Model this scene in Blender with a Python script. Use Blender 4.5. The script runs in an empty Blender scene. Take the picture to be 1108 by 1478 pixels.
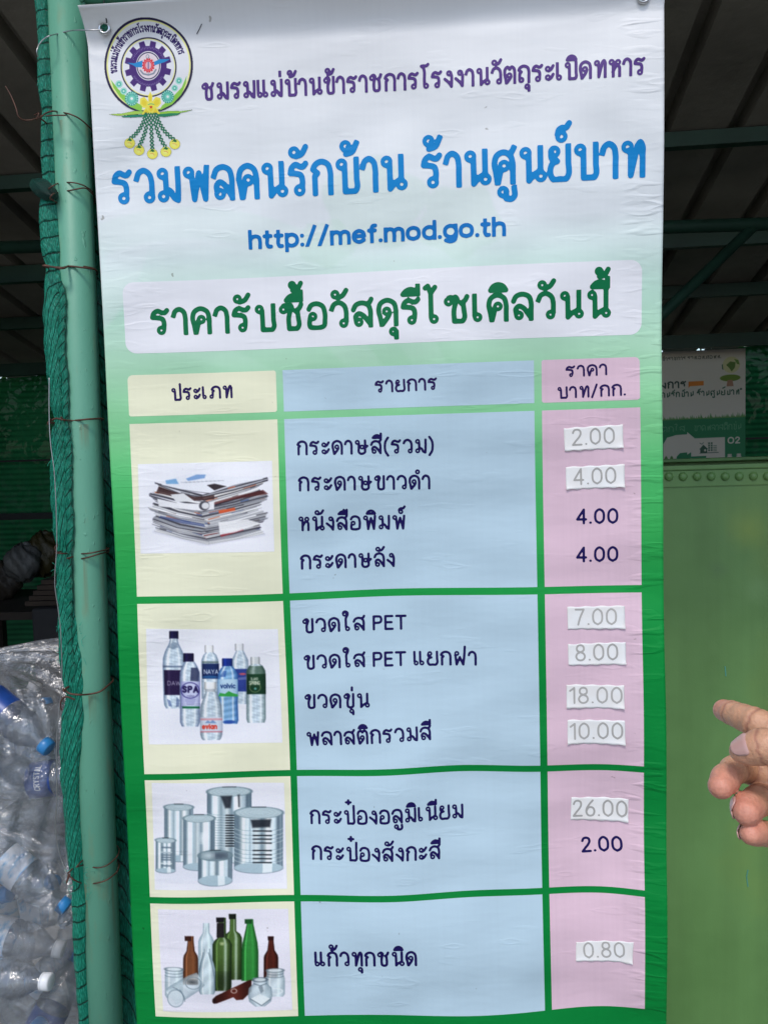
import bpy, bmesh, math, random
import numpy as np
from mathutils import Vector, Matrix
R = math.radians
rnd = random.Random(7)
rng = np.random.default_rng(5)
scene = bpy.context.scene
COL = scene.collection

# ------------------------------------------------------------------ camera
ZT = 2.22                                   # height of the line v = 0 of the banner
CAM = np.array([0.4633007, -1.19602844, ZT - 0.72030027])
RM = np.array([[0.9982932394642497, 0.03033481815997725, 0.04990397626617929],
               [-0.026639504426303168, 0.9969675756299341, -0.07311627689162425],
               [-0.051970615196428496, 0.07166206771907163, 0.9960740952390701]])
def w2b(d): return np.array([d[0], d[2], -d[1]])
right, up, back = w2b(RM[0]), -w2b(RM[1]), -w2b(RM[2])
FOC, PX, PY = 1196.0, 554.0, 739.0
cd = bpy.data.cameras.new('camera'); cam = bpy.data.objects.new('camera', cd); COL.objects.link(cam)
cd.sensor_fit = 'HORIZONTAL'; cd.sensor_width = 36; cd.lens = 36 * FOC / 1108
cd.clip_start = .02; cd.clip_end = 600
cam.matrix_world = Matrix([[right[i], up[i], back[i], CAM[i]] for i in range(3)] + [[0, 0, 0, 1]])
scene.camera = cam

# ------------------------------------------------------------------ light
SUN_EL, SUN_AZ = R(54), R(189)              # azimuth clockwise from +Y: behind the camera, a little left
wd = bpy.data.worlds.new('World'); scene.world = wd; wd.use_nodes = True
wn = wd.node_tree.nodes; wl = wd.node_tree.links
bg = wn['Background']; sky = wn.new('ShaderNodeTexSky'); sky.sky_type = 'NISHITA'; sky.sun_disc = False
sky.sun_elevation = SUN_EL; sky.sun_rotation = SUN_AZ; sky.air_density = 1.0; sky.dust_density = 1.2
bg.inputs['Strength'].default_value = .12
wl.new(sky.outputs[0], bg.inputs[0])
sl = bpy.data.lights.new('sun', 'SUN'); sl.energy = 1.0; sl.angle = R(12); sl.color = (1, .955, .90)
so = bpy.data.objects.new('sun', sl); COL.objects.link(so)
sd = Vector((math.sin(SUN_AZ) * math.cos(SUN_EL), math.cos(SUN_AZ) * math.cos(SUN_EL), math.sin(SUN_EL)))
so.rotation_euler = (-sd).to_track_quat('-Z', 'Y').to_euler(); so.location = (0, -3, 6)
vs = scene.view_settings; vs.view_transform = 'Standard'; vs.look = 'None'; vs.gamma = 1; vs.exposure = 0.70
scene.cycles.max_bounces = 12; scene.cycles.transparent_max_bounces = 24
scene.cycles.use_denoising = True

# ------------------------------------------------------------------ helpers
def ray(px, py):
    c = np.array([(px - PX) / FOC, (py - PY) / FOC, 1.0])
    return c[0] * right - c[1] * up - c[2] * back
def at(px, py, Y):                          # the point of the vertical plane at depth Y seen at that pixel
    d = ray(px, py); return CAM + d * ((Y - CAM[1]) / d[1])
def deep(px, py, z): return CAM + ray(px, py) * z
def ppx(P):                                 # world point -> photo pixel
    d = np.asarray(P) - CAM; z = -(d @ back); return PX + FOC * (d @ right) / z, PY - FOC * (d @ up) / z
def lin(c):
    c = np.asarray(c, float) / 255; return np.where(c <= .04045, c / 12.92, ((c + .055) / 1.055) ** 2.4)
ILL = np.array([.93, .97, 1.06])
def alb(c): return np.clip(lin(c) / ILL, 0, .86)      # print colour from its look under the open sky
def C4(c): return (float(c[0]), float(c[1]), float(c[2]), 1)

def tag(o, label=None, cat=None, group=None, kind=None):
    if label: o['label'] = label
    if cat: o['category'] = cat
    if group: o['group'] = group
    if kind: o['kind'] = kind
    return o
def link(name, me, mat=None, parent=None, smooth=False):
    o = bpy.data.objects.new(name, me); COL.objects.link(o)
    if mat: me.materials.append(mat)
    if parent: o.parent = parent
    if smooth: me.polygons.foreach_set('use_smooth', [True] * len(me.polygons))
    return o
def empty(name, loc=(0, 0, 0)):
    o = bpy.data.objects.new(name, None); COL.objects.link(o); o.location = loc; o.empty_display_size = .05
    return o
def mesh(name, v, f, mat=None, parent=None, smooth=False):
    me = bpy.data.meshes.new(name)
    me.from_pydata([tuple(map(float, p)) for p in v], [], [tuple(map(int, q)) for q in f]); me.update()
    return link(name, me, mat, parent, smooth)
def setcol(o, cols):
    a = o.data.color_attributes.new('Col', 'FLOAT_COLOR', 'POINT')
    b = np.ones((len(cols), 4), np.float32); b[:, :3] = cols; a.data.foreach_set('color', b.ravel())
def grid_faces(nx, ny):
    i = np.arange(nx - 1); j = np.arange(ny - 1); I, J = np.meshgrid(i, j)
    a = (J * nx + I).ravel(); return np.stack([a, a + nx, a + nx + 1, a + 1], 1)
def tube_geo(pts, r, n=8, caps=True):
    pts = [np.asarray(p, float) for p in pts]; V = []; F = []; m = len(pts)
    rr = r if hasattr(r, '__len__') else [r] * m
    nrm = None
    for i, p in enumerate(pts):
        t = pts[min(i + 1, m - 1)] - pts[max(i - 1, 0)]; t = t / (np.linalg.norm(t) + 1e-12)
        if nrm is None:
            a = np.array([0, 0, 1.]) if abs(t[2]) < .9 else np.array([1., 0, 0]); nrm = np.cross(t, a)
        nrm = nrm - t * (nrm @ t); nrm /= np.linalg.norm(nrm) + 1e-12; b = np.cross(t, nrm)
        for k in range(n):
            q = 2 * math.pi * k / n; V.append(p + rr[i] * (math.cos(q) * nrm + math.sin(q) * b))
    for i in range(m - 1):
        for k in range(n): F.append((i * n + k, i * n + (k + 1) % n, (i + 1) * n + (k + 1) % n, (i + 1) * n + k))
    if caps: F.append(tuple(range(n))[::-1]); F.append(tuple((m - 1) * n + k for k in range(n)))
    return V, F
class MB:
    def __init__(s): s.v = []; s.f = []
    def add(s, V, F):
        o = len(s.v); s.v += [tuple(map(float, p)) for p in V]; s.f += [tuple(int(i) + o for i in q) for q in F]; return s
    def tube(s, pts, r, n=8): return s.add(*tube_geo(pts, r, n))
    def box(s, a, b):
        (x0, y0, z0), (x1, y1, z1) = a, b
        return s.add([(x0, y0, z0), (x1, y0, z0), (x1, y1, z0), (x0, y1, z0), (x0, y0, z1), (x1, y0, z1), (x1, y1, z1), (x0, y1, z1)],
                     [(0, 3, 2, 1), (4, 5, 6, 7), (0, 1, 5, 4), (1, 2, 6, 5), (2, 3, 7, 6), (3, 0, 4, 7)])
    def lathe(s, prof, n=24, M=None):
        V = []; F = []
        for r, z in prof:
            for k in range(n): V.append((r * math.cos(2 * math.pi * k / n), r * math.sin(2 * math.pi * k / n), z))
        for i in range(len(prof) - 1):
            for k in range(n): F.append((i * n + k, i * n + (k + 1) % n, (i + 1) * n + (k + 1) % n, (i + 1) * n + k))
        if M is not None: V = [tuple(M @ Vector(p)) for p in V]
        return s.add(V, F)
    def build(s, name, mat, parent=None, smooth=False, bevel=0):
        o = mesh(name, s.v, s.f, mat, parent, smooth)
        if bevel:
            b = o.modifiers.new('bevel', 'BEVEL'); b.width = bevel; b.segments = 2; b.limit_method = 'ANGLE'
        return o
def crom(pts, n=6):                         # smooth 3D curve through points
    P = [np.asarray(p, float) for p in pts]; out = [P[0]]
    for i in range(len(P) - 1):
        a, b, c, d = P[max(i - 1, 0)], P[i], P[i + 1], P[min(i + 2, len(P) - 1)]
        for k in range(1, n + 1):
            t = k / n; out.append(.5 * (2 * b + (c - a) * t + (2 * a - 5 * b + 4 * c - d) * t * t + (3 * b - a - 3 * c + d) * t ** 3))
    return out

# ------------------------------------------------------------------ materials
def newmat(name):
    m = bpy.data.materials.new(name); m.use_nodes = True
    n = m.node_tree.nodes; return m, n, m.node_tree.links, n['Principled BSDF']
def noise(n, l, scale, detail=4, vec=None, rough=.55):
    t = n.new('ShaderNodeTexNoise'); t.inputs['Scale'].default_value = scale; t.inputs['Detail'].default_value = detail
    t.inputs['Roughness'].default_value = rough
    if vec is not None: l.new(vec, t.inputs['Vector'])
    return t.outputs['Fac']
def ramp(n, l, fac, stops):
    r = n.new('ShaderNodeValToRGB'); e = r.color_ramp.elements
    e[0].position, e[0].color = stops[0]; e[1].position, e[1].color = stops[-1]
    for p, c in stops[1:-1]: q = e.new(p); q.color = c
    l.new(fac, r.inputs[0]); return r.outputs[0]
def scaled(n, l, sx, sy, sz, coord='Position'):
    g = n.new('ShaderNodeNewGeometry').outputs['Position'] if coord == 'Position' else n.new('ShaderNodeTexCoord').outputs[coord]
    m = n.new('ShaderNodeMapping'); m.inputs['Scale'].default_value = (sx, sy, sz); l.new(g, m.inputs[0]); return m.outputs[0]
def math2(n, l, op, a, b):
    m = n.new('ShaderNodeMath'); m.operation = op
    for i, x in enumerate((a, b)):
        if isinstance(x, (int, float)): m.inputs[i].default_value = x
        else: l.new(x, m.inputs[i])
    return m.outputs[0]
def bump(n, l, h, dist, strength=1, normal=None):
    b = n.new('ShaderNodeBump'); b.inputs['Distance'].default_value = dist; b.inputs['Strength'].default_value = strength
    l.new(h, b.inputs['Height'])
    if normal is not None: l.new(normal, b.inputs['Normal'])
    return b.outputs[0]
def simple(name, c, rough=.6, metal=0, var=.15, scale=20, bmp=0, bscale=80, spec=.5, coat=0):
    m, n, l, p = newmat(name); c = np.asarray(c, float)
    f = noise(n, l, scale, 5, scaled(n, l, 1, 1, 1, 'Object'))
    l.new(ramp(n, l, f, [(.3, C4(c * (1 - var))), (.7, C4(np.minimum(c * (1 + var), .95)))]), p.inputs['Base Color'])
    p.inputs['Roughness'].default_value = rough; p.inputs['Metallic'].default_value = metal; p.inputs['Specular IOR Level'].default_value = spec
    if bmp: l.new(bump(n, l, noise(n, l, bscale, 4, scaled(n, l, 1, 1, 1, 'Object')), bmp), p.inputs['Normal'])
    return m

def vinyl(name, c=None, streak=0):
    """printed vinyl sheet: colour (or the Col attribute), soft waves, small creases towards the side edges"""
    m, n, l, p = newmat(name)
    if c is None:
        a = n.new('ShaderNodeAttribute'); a.attribute_name = 'Col'; colr = a.outputs['Color']
    else:
        r = n.new('ShaderNodeRGB'); r.outputs[0].default_value = C4(alb(c)); colr = r.outputs[0]
    mul = n.new('ShaderNodeMix'); mul.data_type = 'RGBA'; mul.blend_type = 'MULTIPLY'; mul.inputs[0].default_value = 1
    l.new(colr, mul.inputs[6])
    d1 = noise(n, l, 1, 3, scaled(n, l, 160, 1, 1.5))           # print banding, vertical
    d2 = noise(n, l, 7, 5, scaled(n, l, 1, 1, 1))               # slight dirt
    sp = noise(n, l, 60, 2, scaled(n, l, 1, 1, 1))
    v = math2(n, l, 'ADD', math2(n, l, 'MULTIPLY', d1, .05 + streak), math2(n, l, 'MULTIPLY', d2, .06))
    v = math2(n, l, 'ADD', v, .945 - streak / 2)
    speck = ramp(n, l, sp, [(.76, (1, 1, 1, 1)), (.80, (.55, .53, .5, 1))])
    gray = n.new('ShaderNodeCombineColor'); [l.new(v, gray.inputs[i]) for i in range(3)]
    mu2 = n.new('ShaderNodeMix'); mu2.data_type = 'RGBA'; mu2.blend_type = 'MULTIPLY'; mu2.inputs[0].default_value = 1
    l.new(gray.outputs[0], mu2.inputs[6]); l.new(speck, mu2.inputs[7]); l.new(mu2.outputs[2], mul.inputs[7])
    l.new(mul.outputs[2], p.inputs['Base Color'])
    p.inputs['Roughness'].default_value = .5; p.inputs['Specular IOR Level'].default_value = .16
    # relief
    g = n.new('ShaderNodeNewGeometry'); sep = n.new('ShaderNodeSeparateXYZ'); l.new(g.outputs['Position'], sep.inputs[0])
    def edge(a, b):
        q = n.new('ShaderNodeMapRange'); q.interpolation_type = 'SMOOTHSTEP'; q.inputs[1].default_value = a; q.inputs[2].default_value = b
        l.new(sep.outputs[0], q.inputs[0]); return q.outputs[0]
    mask = math2(n, l, 'ADD', edge(.735, .765), math2(n, l, 'MULTIPLY', edge(.15, .02), .45))
    tilt = n.new('ShaderNodeMapping'); tilt.inputs['Rotation'].default_value = (0, R(9), 0); tilt.inputs['Scale'].default_value = (13, 1, 62)
    l.new(g.outputs['Position'], tilt.inputs[0])
    cr = n.new('ShaderNodeTexNoise'); cr.inputs['Scale'].default_value = 1; cr.inputs['Detail'].default_value = 1.5; l.new(tilt.outputs[0], cr.inputs[0])
    ridge = ramp(n, l, cr.outputs['Fac'], [(.50, (0, 0, 0, 1)), (.60, (1, 1, 1, 1)), (.72, (.25, .25, .25, 1))])
    lowf = ramp(n, l, noise(n, l, 1, 2, scaled(n, l, 3, 1, 7)), [(.35, (.1, .1, .1, 1)), (.65, (1, 1, 1, 1))])
    h1 = math2(n, l, 'MULTIPLY', math2(n, l, 'MULTIPLY', ridge, lowf), mask)
    wv = noise(n, l, 1, 3, scaled(n, l, 5, 1, 16))
    fold = noise(n, l, 1, 2, scaled(n, l, 9, 1, 40))
    fr = ramp(n, l, fold, [(.60, (0, 0, 0, 1)), (.66, (1, 1, 1, 1)), (.70, (0, 0, 0, 1))])
    n1 = bump(n, l, h1, .0013, .9)
    big = noise(n, l, 1, 2, scaled(n, l, 2.6, 1, 3.4)); n0 = bump(n, l, big, .085, .7, n1)
    n2 = bump(n, l, wv, .004, .6, n0)
    n3 = bump(n, l, fr, .0006, .4, n2)
    n4 = bump(n, l, noise(n, l, 900, 2, scaled(n, l, 1, 1, 1)), .00015, .5, n3)
    l.new(n4, p.inputs['Normal'])
    return m
def plastic_film(name, tint, refl=.10, veil=.06, rough=.12, bdist=.004, bscale=30, milk=(.8, .82, .85)):
    """thin clear plastic: lets light straight through, reflects by angle, a little milky"""
    m, n, l, p = newmat(name); n.remove(p); out = n['Material Output']
    tr = n.new('ShaderNodeBsdfTransparent'); tr.inputs[0].default_value = C4(tint)
    gl = n.new('ShaderNodeBsdfGlossy'); gl.inputs['Roughness'].default_value = rough; gl.inputs[0].default_value = (1, 1, 1, 1)
    df = n.new('ShaderNodeBsdfDiffuse'); df.inputs[0].default_value = C4(milk)
    b = bump(n, l, noise(n, l, bscale, 5, scaled(n, l, 1, 1, 1, 'Object'), .6), bdist)
    l.new(b, gl.inputs['Normal'])
    lw = n.new('ShaderNodeLayerWeight'); lw.inputs[0].default_value = .35; l.new(b, lw.inputs['Normal'])
    f = math2(n, l, 'ADD', math2(n, l, 'MULTIPLY', lw.outputs['Fresnel'], .75), refl)
    m1 = n.new('ShaderNodeMixShader'); m1.inputs[0].default_value = veil; l.new(tr.outputs[0], m1.inputs[1]); l.new(df.outputs[0], m1.inputs[2])
    m2 = n.new('ShaderNodeMixShader'); l.new(f, m2.inputs[0]); l.new(m1.outputs[0], m2.inputs[1]); l.new(gl.outputs[0], m2.inputs[2])
    l.new(m2.outputs[0], out.inputs[0]); return m

# ------------------------------------------------------------------ lettering
# ---- single-line (skeleton) lettering: consonant box is 0..1, loops are small rings
# glyph: width, [paths], [loop centres]; a point with a third value is a sharp corner
GL = {
'ก': (.62,[[(.06,0),(.06,.3),(.06,.54,1),(.16,.64,1),(.0,.76,1),(.06,.88),(.3,1),(.54,.9),(.62,.66),(.62,.35),(.62,0)]],[]),
'ข': (.60,[[(.14,.985),(.24,1),(.33,.88),(.29,.72),(.23,.5),(.23,.2),(.25,.06),(.32,0),(.52,0),(.59,.06),(.6,.2),(.6,.6),(.6,1)]],[(.12,.83)]),
'ช': (.72,[[(.14,.985),(.24,1),(.33,.88),(.29,.74),(.24,.5),(.24,.2),(.26,.06),(.33,0),(.5,0),(.58,.06),(.6,.2),(.6,.45),(.58,.66,1),(.5,.74,1),(.62,.82),(.7,1)]],[(.12,.83)]),
'ซ': (.80,[[(.13,.975),(.21,.99),(.29,.86,1),(.37,1),(.44,.9),(.38,.74),(.32,.5),(.32,0,1),(.48,0),(.62,0),(.68,.08),(.68,.45),(.66,.66,1),(.58,.74,1),(.72,.84),(.80,1)]],[(.12,.82)]),
'ค': (.64,[[(.22,.43),(.2,.3),(.13,0,1)],[(.1,0),(.06,.3),(.01,.6),(.09,.88),(.33,1),(.56,.88),(.64,.6),(.64,.3),(.64,0)]],[(.34,.54)]),
'ง': (.44,[[(.39,.84),(.44,.66),(.44,.4),(.42,.0,1),(.28,.22),(.0,.48)]],[(.28,.84)]),
'ด': (.64,[[(.40,.44),(.36,.34),(.26,.18),(.13,0,1)],[(.1,0),(.06,.26),(.0,.58),(.08,.88),(.32,1),(.56,.88),(.64,.6),(.64,.3),(.64,0)]],[(.30,.54)]),
'ต': (.64,[[(.40,.38),(.36,.3),(.26,.16),(.13,0,1)],[(.1,0),(.06,.26),(.0,.58),(.05,.9),(.18,1),(.32,.86,1),(.46,1),(.59,.9),(.64,.62),(.64,.3),(.64,0)]],[(.30,.46)]),
'ถ': (.64,[[(.05,.24),(.05,.4),(.06,.54,1),(.16,.64,1),(.0,.76,1),(.06,.88),(.3,1),(.56,.9),(.64,.66),(.64,.35),(.64,0)]],[(.155,.13)]),
'ภ': (.84,[[(.26,.24),(.26,.4),(.26,.54,1),(.36,.64,1),(.2,.76,1),(.27,.88),(.52,1),(.76,.9),(.84,.66),(.84,.35),(.84,0)]],[(.155,.13)]),
'ท': (.66,[[(.255,.75),(.26,.5),(.26,0,1),(.44,.7),(.52,.94),(.58,1),(.65,.9),(.66,.6),(.66,0)]],[(.15,.87)]),
'น': (.72,[[(.255,.75),(.26,.4),(.26,0,1),(.42,.17),(.58,.26)],[(.66,1),(.66,.5),(.66,.27)]],[(.15,.87),(.67,.13)]),
'ม': (.70,[[(.255,.75),(.26,.5),(.26,.28)],[(.26,.38),(.42,.3),(.56,.06),(.68,0,1),(.7,.4),(.7,1)]],[(.15,.87),(.15,.14)]),
'บ': (.68,[[(.255,.75),(.26,.4),(.26,0,1),(.5,0),(.62,.0),(.68,.08),(.68,.4),(.68,1)]],[(.15,.87)]),
'ป': (.68,[[(.255,.75),(.26,.4),(.26,0,1),(.5,0),(.62,.0),(.68,.08),(.68,.4),(.68,1.38)]],[(.15,.87)]),
'พ': (.80,[[(.25,.75),(.28,.4),(.32,0,1),(.43,.5),(.52,.84,1),(.61,.5),(.72,0,1),(.76,.5),(.8,1)]],[(.145,.87)]),
'ฝ': (.72,[[(.06,.75),(.1,.4),(.14,0,1),(.26,.3),(.36,.58,1),(.46,.3),(.58,0,1),(.64,.5),(.7,1.4)]],[(.165,.87)]),
'ย': (.64,[[(.05,.8),(.06,.68),(.13,.6),(.26,.56,1),(.1,.5),(.03,.36),(.03,.14),(.12,.0),(.35,0),(.56,.0),(.64,.12),(.64,.5),(.64,1)]],[(.16,.86)]),
'ร': (.56,[[(.42,.26),(.43,.42),(.38,.6),(.2,.66),(.0,.68,1),(.06,.86),(.2,.95),(.36,.88),(.46,.87),(.56,.97)]],[(.315,.13)]),
'ล': (.64,[[(.0,.72),(.1,.92),(.32,1),(.56,.9),(.64,.64),(.64,.3),(.64,0)],[(.09,.24),(.08,.4),(.2,.52),(.36,.44),(.5,.24),(.64,.02)]],[(.195,.14)]),
'ว': (.54,[[(.0,.74),(.08,.92),(.26,1),(.46,.88),(.54,.6),(.54,.4),(.54,.26)]],[(.435,.13)]),
'ศ': (.68,[[(.22,.40),(.2,.3),(.13,0,1)],[(.1,0),(.06,.3),(.01,.58),(.09,.84),(.32,.94),(.55,.84),(.64,.58),(.64,.3),(.64,0)],[(.52,.86),(.62,.95),(.68,1.06)]],[(.34,.51)]),
'ษ': (.84,[[(.25,.75),(.24,.4),(.25,.1),(.33,0),(.56,0),(.66,.08),(.68,.3),(.68,1)],[(.58,.42),(.7,.46),(.84,.58)]],[(.145,.87),(.47,.5)]),
'ส': (.68,[[(.0,.66),(.1,.86),(.32,.94),(.56,.84),(.64,.6),(.64,.3),(.64,0)],[(.09,.24),(.08,.38),(.2,.5),(.36,.42),(.5,.24),(.64,.02)],[(.5,.88),(.62,.96),(.68,1.08)]],[(.195,.14)]),
'ห': (.66,[[(.24,.75),(.24,.4),(.24,0)],[(.24,.28),(.36,.52),(.5,.68),(.62,.55),(.64,.3),(.64,0)]],[(.135,.87),(.54,.84)]),
'อ': (.62,[[(.05,.36),(.03,.18),(.06,.03),(.18,0),(.45,0),(.57,.05),(.62,.3),(.62,.62),(.53,.9),(.31,1),(.1,.93),(.02,.78)]],[(.16,.47)]),
'ะ': (.46,[[(.18,.59),(.3,.66),(.46,.9)],[(.18,.05),(.3,.12),(.46,.36)]],[(.12,.72),(.12,.18)]),
'า': (.44,[[(.0,.74),(.07,.92),(.22,1),(.38,.9),(.44,.66),(.44,.35),(.44,0)]],[]),
'เ': (.24,[[(.0,1),(.0,.6),(.0,.26)]],[(.105,.13)]),
'แ': (.60,[[(.0,1),(.0,.6),(.0,.26)],[(.38,1),(.38,.6),(.38,.26)]],[(.105,.13),(.485,.13)]),
'โ': (.44,[[(.44,1.5),(.32,1.4),(.16,1.42),(.0,1.4,1),(.14,1.28),(.19,1.1),(.19,.6),(.19,.26)]],[(.295,.13)]),
'ใ': (.44,[[(.02,1.34),(.06,1.44),(.17,1.48),(.3,1.38),(.3,1.2),(.2,.98),(.19,.6),(.19,.26)]],[(.12,1.28),(.295,.13)]),
'ไ': (.46,[[(.0,1.42),(.1,1.5,1),(.2,1.2,1),(.36,1.44)],[(.2,1.2),(.2,.6),(.2,.26)]],[(.305,.13)]),
'(': (.22,[[(.22,1.2),(.05,.9),(.0,.5),(.05,.1),(.22,-.2)]],[]),
')': (.22,[[(.0,1.2),(.17,.9),(.22,.5),(.17,.1),(.0,-.2)]],[]),
'/': (.36,[[(.0,-.08),(.36,1.12)]],[]),
'.': (.02,[[(.0,.03),(.02,.03)]],[]),
':': (.02,[[(.0,.03),(.02,.03)],[(.0,.6),(.02,.6)]],[]),
'"': (.2,[[(.0,1.2),(.0,1.0)],[(.2,1.2),(.2,1.0)]],[]),
'0': (.58,[[(.29,0),(.08,.14),(.0,.5),(.08,.86),(.29,1),(.5,.86),(.58,.5),(.5,.14),(.29,0)]],[]),
'1': (.26,[[(.0,.8),(.26,1,1),(.26,.5),(.26,0)]],[]),
'2': (.54,[[(.02,.78),(.1,.95),(.28,1),(.46,.92),(.5,.72),(.4,.5),(.2,.26),(.0,0,1),(.54,0)]],[]),
'4': (.58,[[(.44,0),(.44,.5),(.44,1,1),(.2,.62),(.0,.28,1),(.58,.28)]],[]),
'6': (.54,[[(.44,1),(.2,.72),(.04,.44),(.03,.2),(.15,.03),(.3,0),(.46,.06),(.54,.28),(.46,.5),(.3,.56),(.14,.5),(.04,.32)]],[]),
'7': (.52,[[(.0,1),(.52,1,1),(.3,.5),(.16,0)]],[]),
'8': (.54,[[(.27,.54),(.08,.64),(.05,.8),(.13,.96),(.27,1),(.41,.96),(.49,.8),(.46,.64),(.27,.54),(.06,.42),(.0,.24),(.1,.05),(.27,0),(.44,.05),(.54,.24),(.48,.42),(.27,.54)]],[]),
'P': (.5,[[(.0,0),(.0,1,1),(.25,1),(.42,.97),(.5,.76),(.42,.54),(.25,.5),(.0,.5)]],[]),
'E': (.46,[[(.46,1),(.0,1,1),(.0,0,1),(.46,0)],[(.0,.52),(.4,.52)]],[]),
'T': (.6,[[(.0,1),(.6,1)],[(.3,1),(.3,0)]],[]),
'O': (.74,[[(.37,0),(.1,.12),(.0,.5),(.1,.88),(.37,1),(.64,.88),(.74,.5),(.64,.12),(.37,0)]],[]),
'N': (.6,[[(.0,0),(.0,1,1),(.6,0,1),(.6,1)]],[]),'A': (.62,[[(.0,0),(.31,1,1),(.62,0)],[(.12,.34),(.5,.34)]],[]),
'Y': (.6,[[(.0,1),(.3,.5,1),(.6,1)],[(.3,.5),(.3,0)]],[]),'S': (.5,[[(.48,.86),(.28,1),(.06,.9),(.05,.68),(.25,.52),(.46,.34),(.44,.1),(.22,0),(.0,.14)]],[]),
'D': (.6,[[(.0,0),(.0,1,1),(.3,1),(.52,.85),(.6,.5),(.52,.15),(.3,0),(.0,0)]],[]),'W': (.86,[[(.0,1),(.2,0,1),(.43,.9,1),(.66,0,1),(.86,1)]],[]),
'C': (.6,[[(.6,.82),(.36,1),(.1,.86),(.0,.5),(.1,.14),(.36,0),(.6,.18)]],[]),'R': (.52,[[(.0,0),(.0,1,1),(.3,1),(.48,.92),(.48,.64),(.3,.54),(.0,.54)],[(.26,.54),(.52,0)]],[]),
'I': (.02,[[(.0,1),(.0,0)]],[]),'G': (.6,[[(.6,.82),(.36,1),(.1,.86),(.0,.5),(.1,.14),(.36,0),(.58,.12),(.58,.45,1),(.36,.45)]],[]),
'L': (.42,[[(.0,1),(.0,0,1),(.42,0)]],[]),
'h': (.46,[[(.0,1),(.0,0)],[(.0,.46),(.1,.64),(.26,.7),(.42,.62),(.46,.42),(.46,0)]],[]),
't': (.3,[[(.13,.92),(.13,.5),(.13,.12),(.19,.0),(.3,.01)],[(.0,.68),(.3,.68)]],[]),
'p': (.5,[[(.0,.7),(.0,-.28)],[(.0,.5),(.1,.66),(.26,.7),(.43,.6),(.5,.35),(.43,.1),(.26,0),(.1,.04),(.0,.2)]],[]),
'm': (.8,[[(.0,.7),(.0,0)],[(.0,.48),(.09,.66),(.22,.7),(.36,.62),(.4,.42),(.4,0)],[(.4,.48),(.49,.66),(.62,.7),(.76,.62),(.8,.42),(.8,0)]],[]),
'e': (.5,[[(.0,.37),(.5,.37,1),(.44,.6),(.26,.7),(.08,.6),(.0,.35),(.08,.1),(.27,0),(.48,.12)]],[]),
'f': (.3,[[(.3,.99),(.19,.97),(.13,.84),(.13,.5),(.13,0)],[(.0,.68),(.28,.68)]],[]),
'o': (.52,[[(.26,0),(.08,.08),(.0,.35),(.08,.62),(.26,.7),(.44,.62),(.52,.35),(.44,.08),(.26,0)]],[]),
'd': (.5,[[(.5,1),(.5,0)],[(.5,.5),(.4,.66),(.24,.7),(.07,.6),(.0,.35),(.07,.1),(.24,0),(.4,.04),(.5,.2)]],[]),
'g': (.5,[[(.5,.7),(.5,.0),(.44,-.2),(.26,-.28),(.04,-.2)],[(.5,.5),(.4,.66),(.24,.7),(.07,.6),(.0,.35),(.07,.1),(.24,0),(.4,.04),(.5,.2)]],[]),
'v': (.46,[[(.0,.7),(.23,0,1),(.46,.7)]],[]),'l': (.02,[[(.0,1),(.0,0)]],[]),'i': (.02,[[(.0,.7),(.0,0)],[(.0,.96),(.02,.96)]],[]),
'c': (.44,[[(.44,.58),(.26,.7),(.08,.6),(.0,.35),(.08,.1),(.26,0),(.44,.12)]],[]),
'a': (.48,[[(.48,.7),(.48,0)],[(.48,.5),(.38,.66),(.24,.7),(.07,.6),(.0,.35),(.07,.1),(.24,0),(.4,.04),(.48,.2)]],[]),
'n': (.46,[[(.0,.7),(.0,0)],[(.0,.46),(.1,.64),(.26,.7),(.42,.62),(.46,.42),(.46,0)]],[]),
'r': (.3,[[(.0,.7),(.0,0)],[(.0,.42),(.1,.64),(.3,.68)]],[]),
# marks, drawn with their right end at x = 0
'ั': (0,[[(-.33,1.21),(-.14,1.27),(.02,1.5)]],[(-.4,1.34)]),
'ิ': (0,[[(-.56,1.2),(-.46,1.36),(-.27,1.43),(-.1,1.36),(.0,1.2,1),(-.28,1.2),(-.56,1.2)]],[]),
'ี': (0,[[(-.56,1.2),(-.44,1.34),(-.27,1.4),(-.1,1.33),(.0,1.2,1),(-.28,1.2),(-.56,1.2)],[(.0,1.2),(.0,1.52)]],[]),
'ื': (0,[[(-.56,1.2),(-.44,1.34),(-.27,1.4),(-.1,1.33),(.0,1.2,1),(-.28,1.2),(-.56,1.2)],[(.0,1.2),(.0,1.52)],[(-.2,1.34),(-.2,1.52)]],[]),
'ุ': (0,[[(.0,-.36),(.0,-.55)]],[(-.105,-.31)]),
'ู': (0,[[(-.28,-.36),(-.28,-.52,1),(-.1,-.54),(.0,-.46),(.0,-.2)]],[(-.385,-.31)]),
'่': (0,[[(-.08,1.3),(-.08,1.52)]],[]),
'้': (0,[[(-.27,1.36),(-.28,1.26),(-.36,1.19,1),(-.14,1.25),(.02,1.52)]],[(-.37,1.44)]),
'๋': (0,[[(-.28,1.34),(.04,1.34)],[(-.12,1.2),(-.12,1.5)]],[]),
'์': (0,[[(-.35,1.42),(-.32,1.52),(-.2,1.59),(-.08,1.58),(.04,1.72)]],[(-.23,1.32)]),
'ํ': (0,[],[(-.1,1.3)]),
}
UPPER='ัิีืํ'; TONE='่้๋์'; LOWER='ุู'
OUT=.166
class Ring(list): rf=.72; cx=0.
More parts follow.
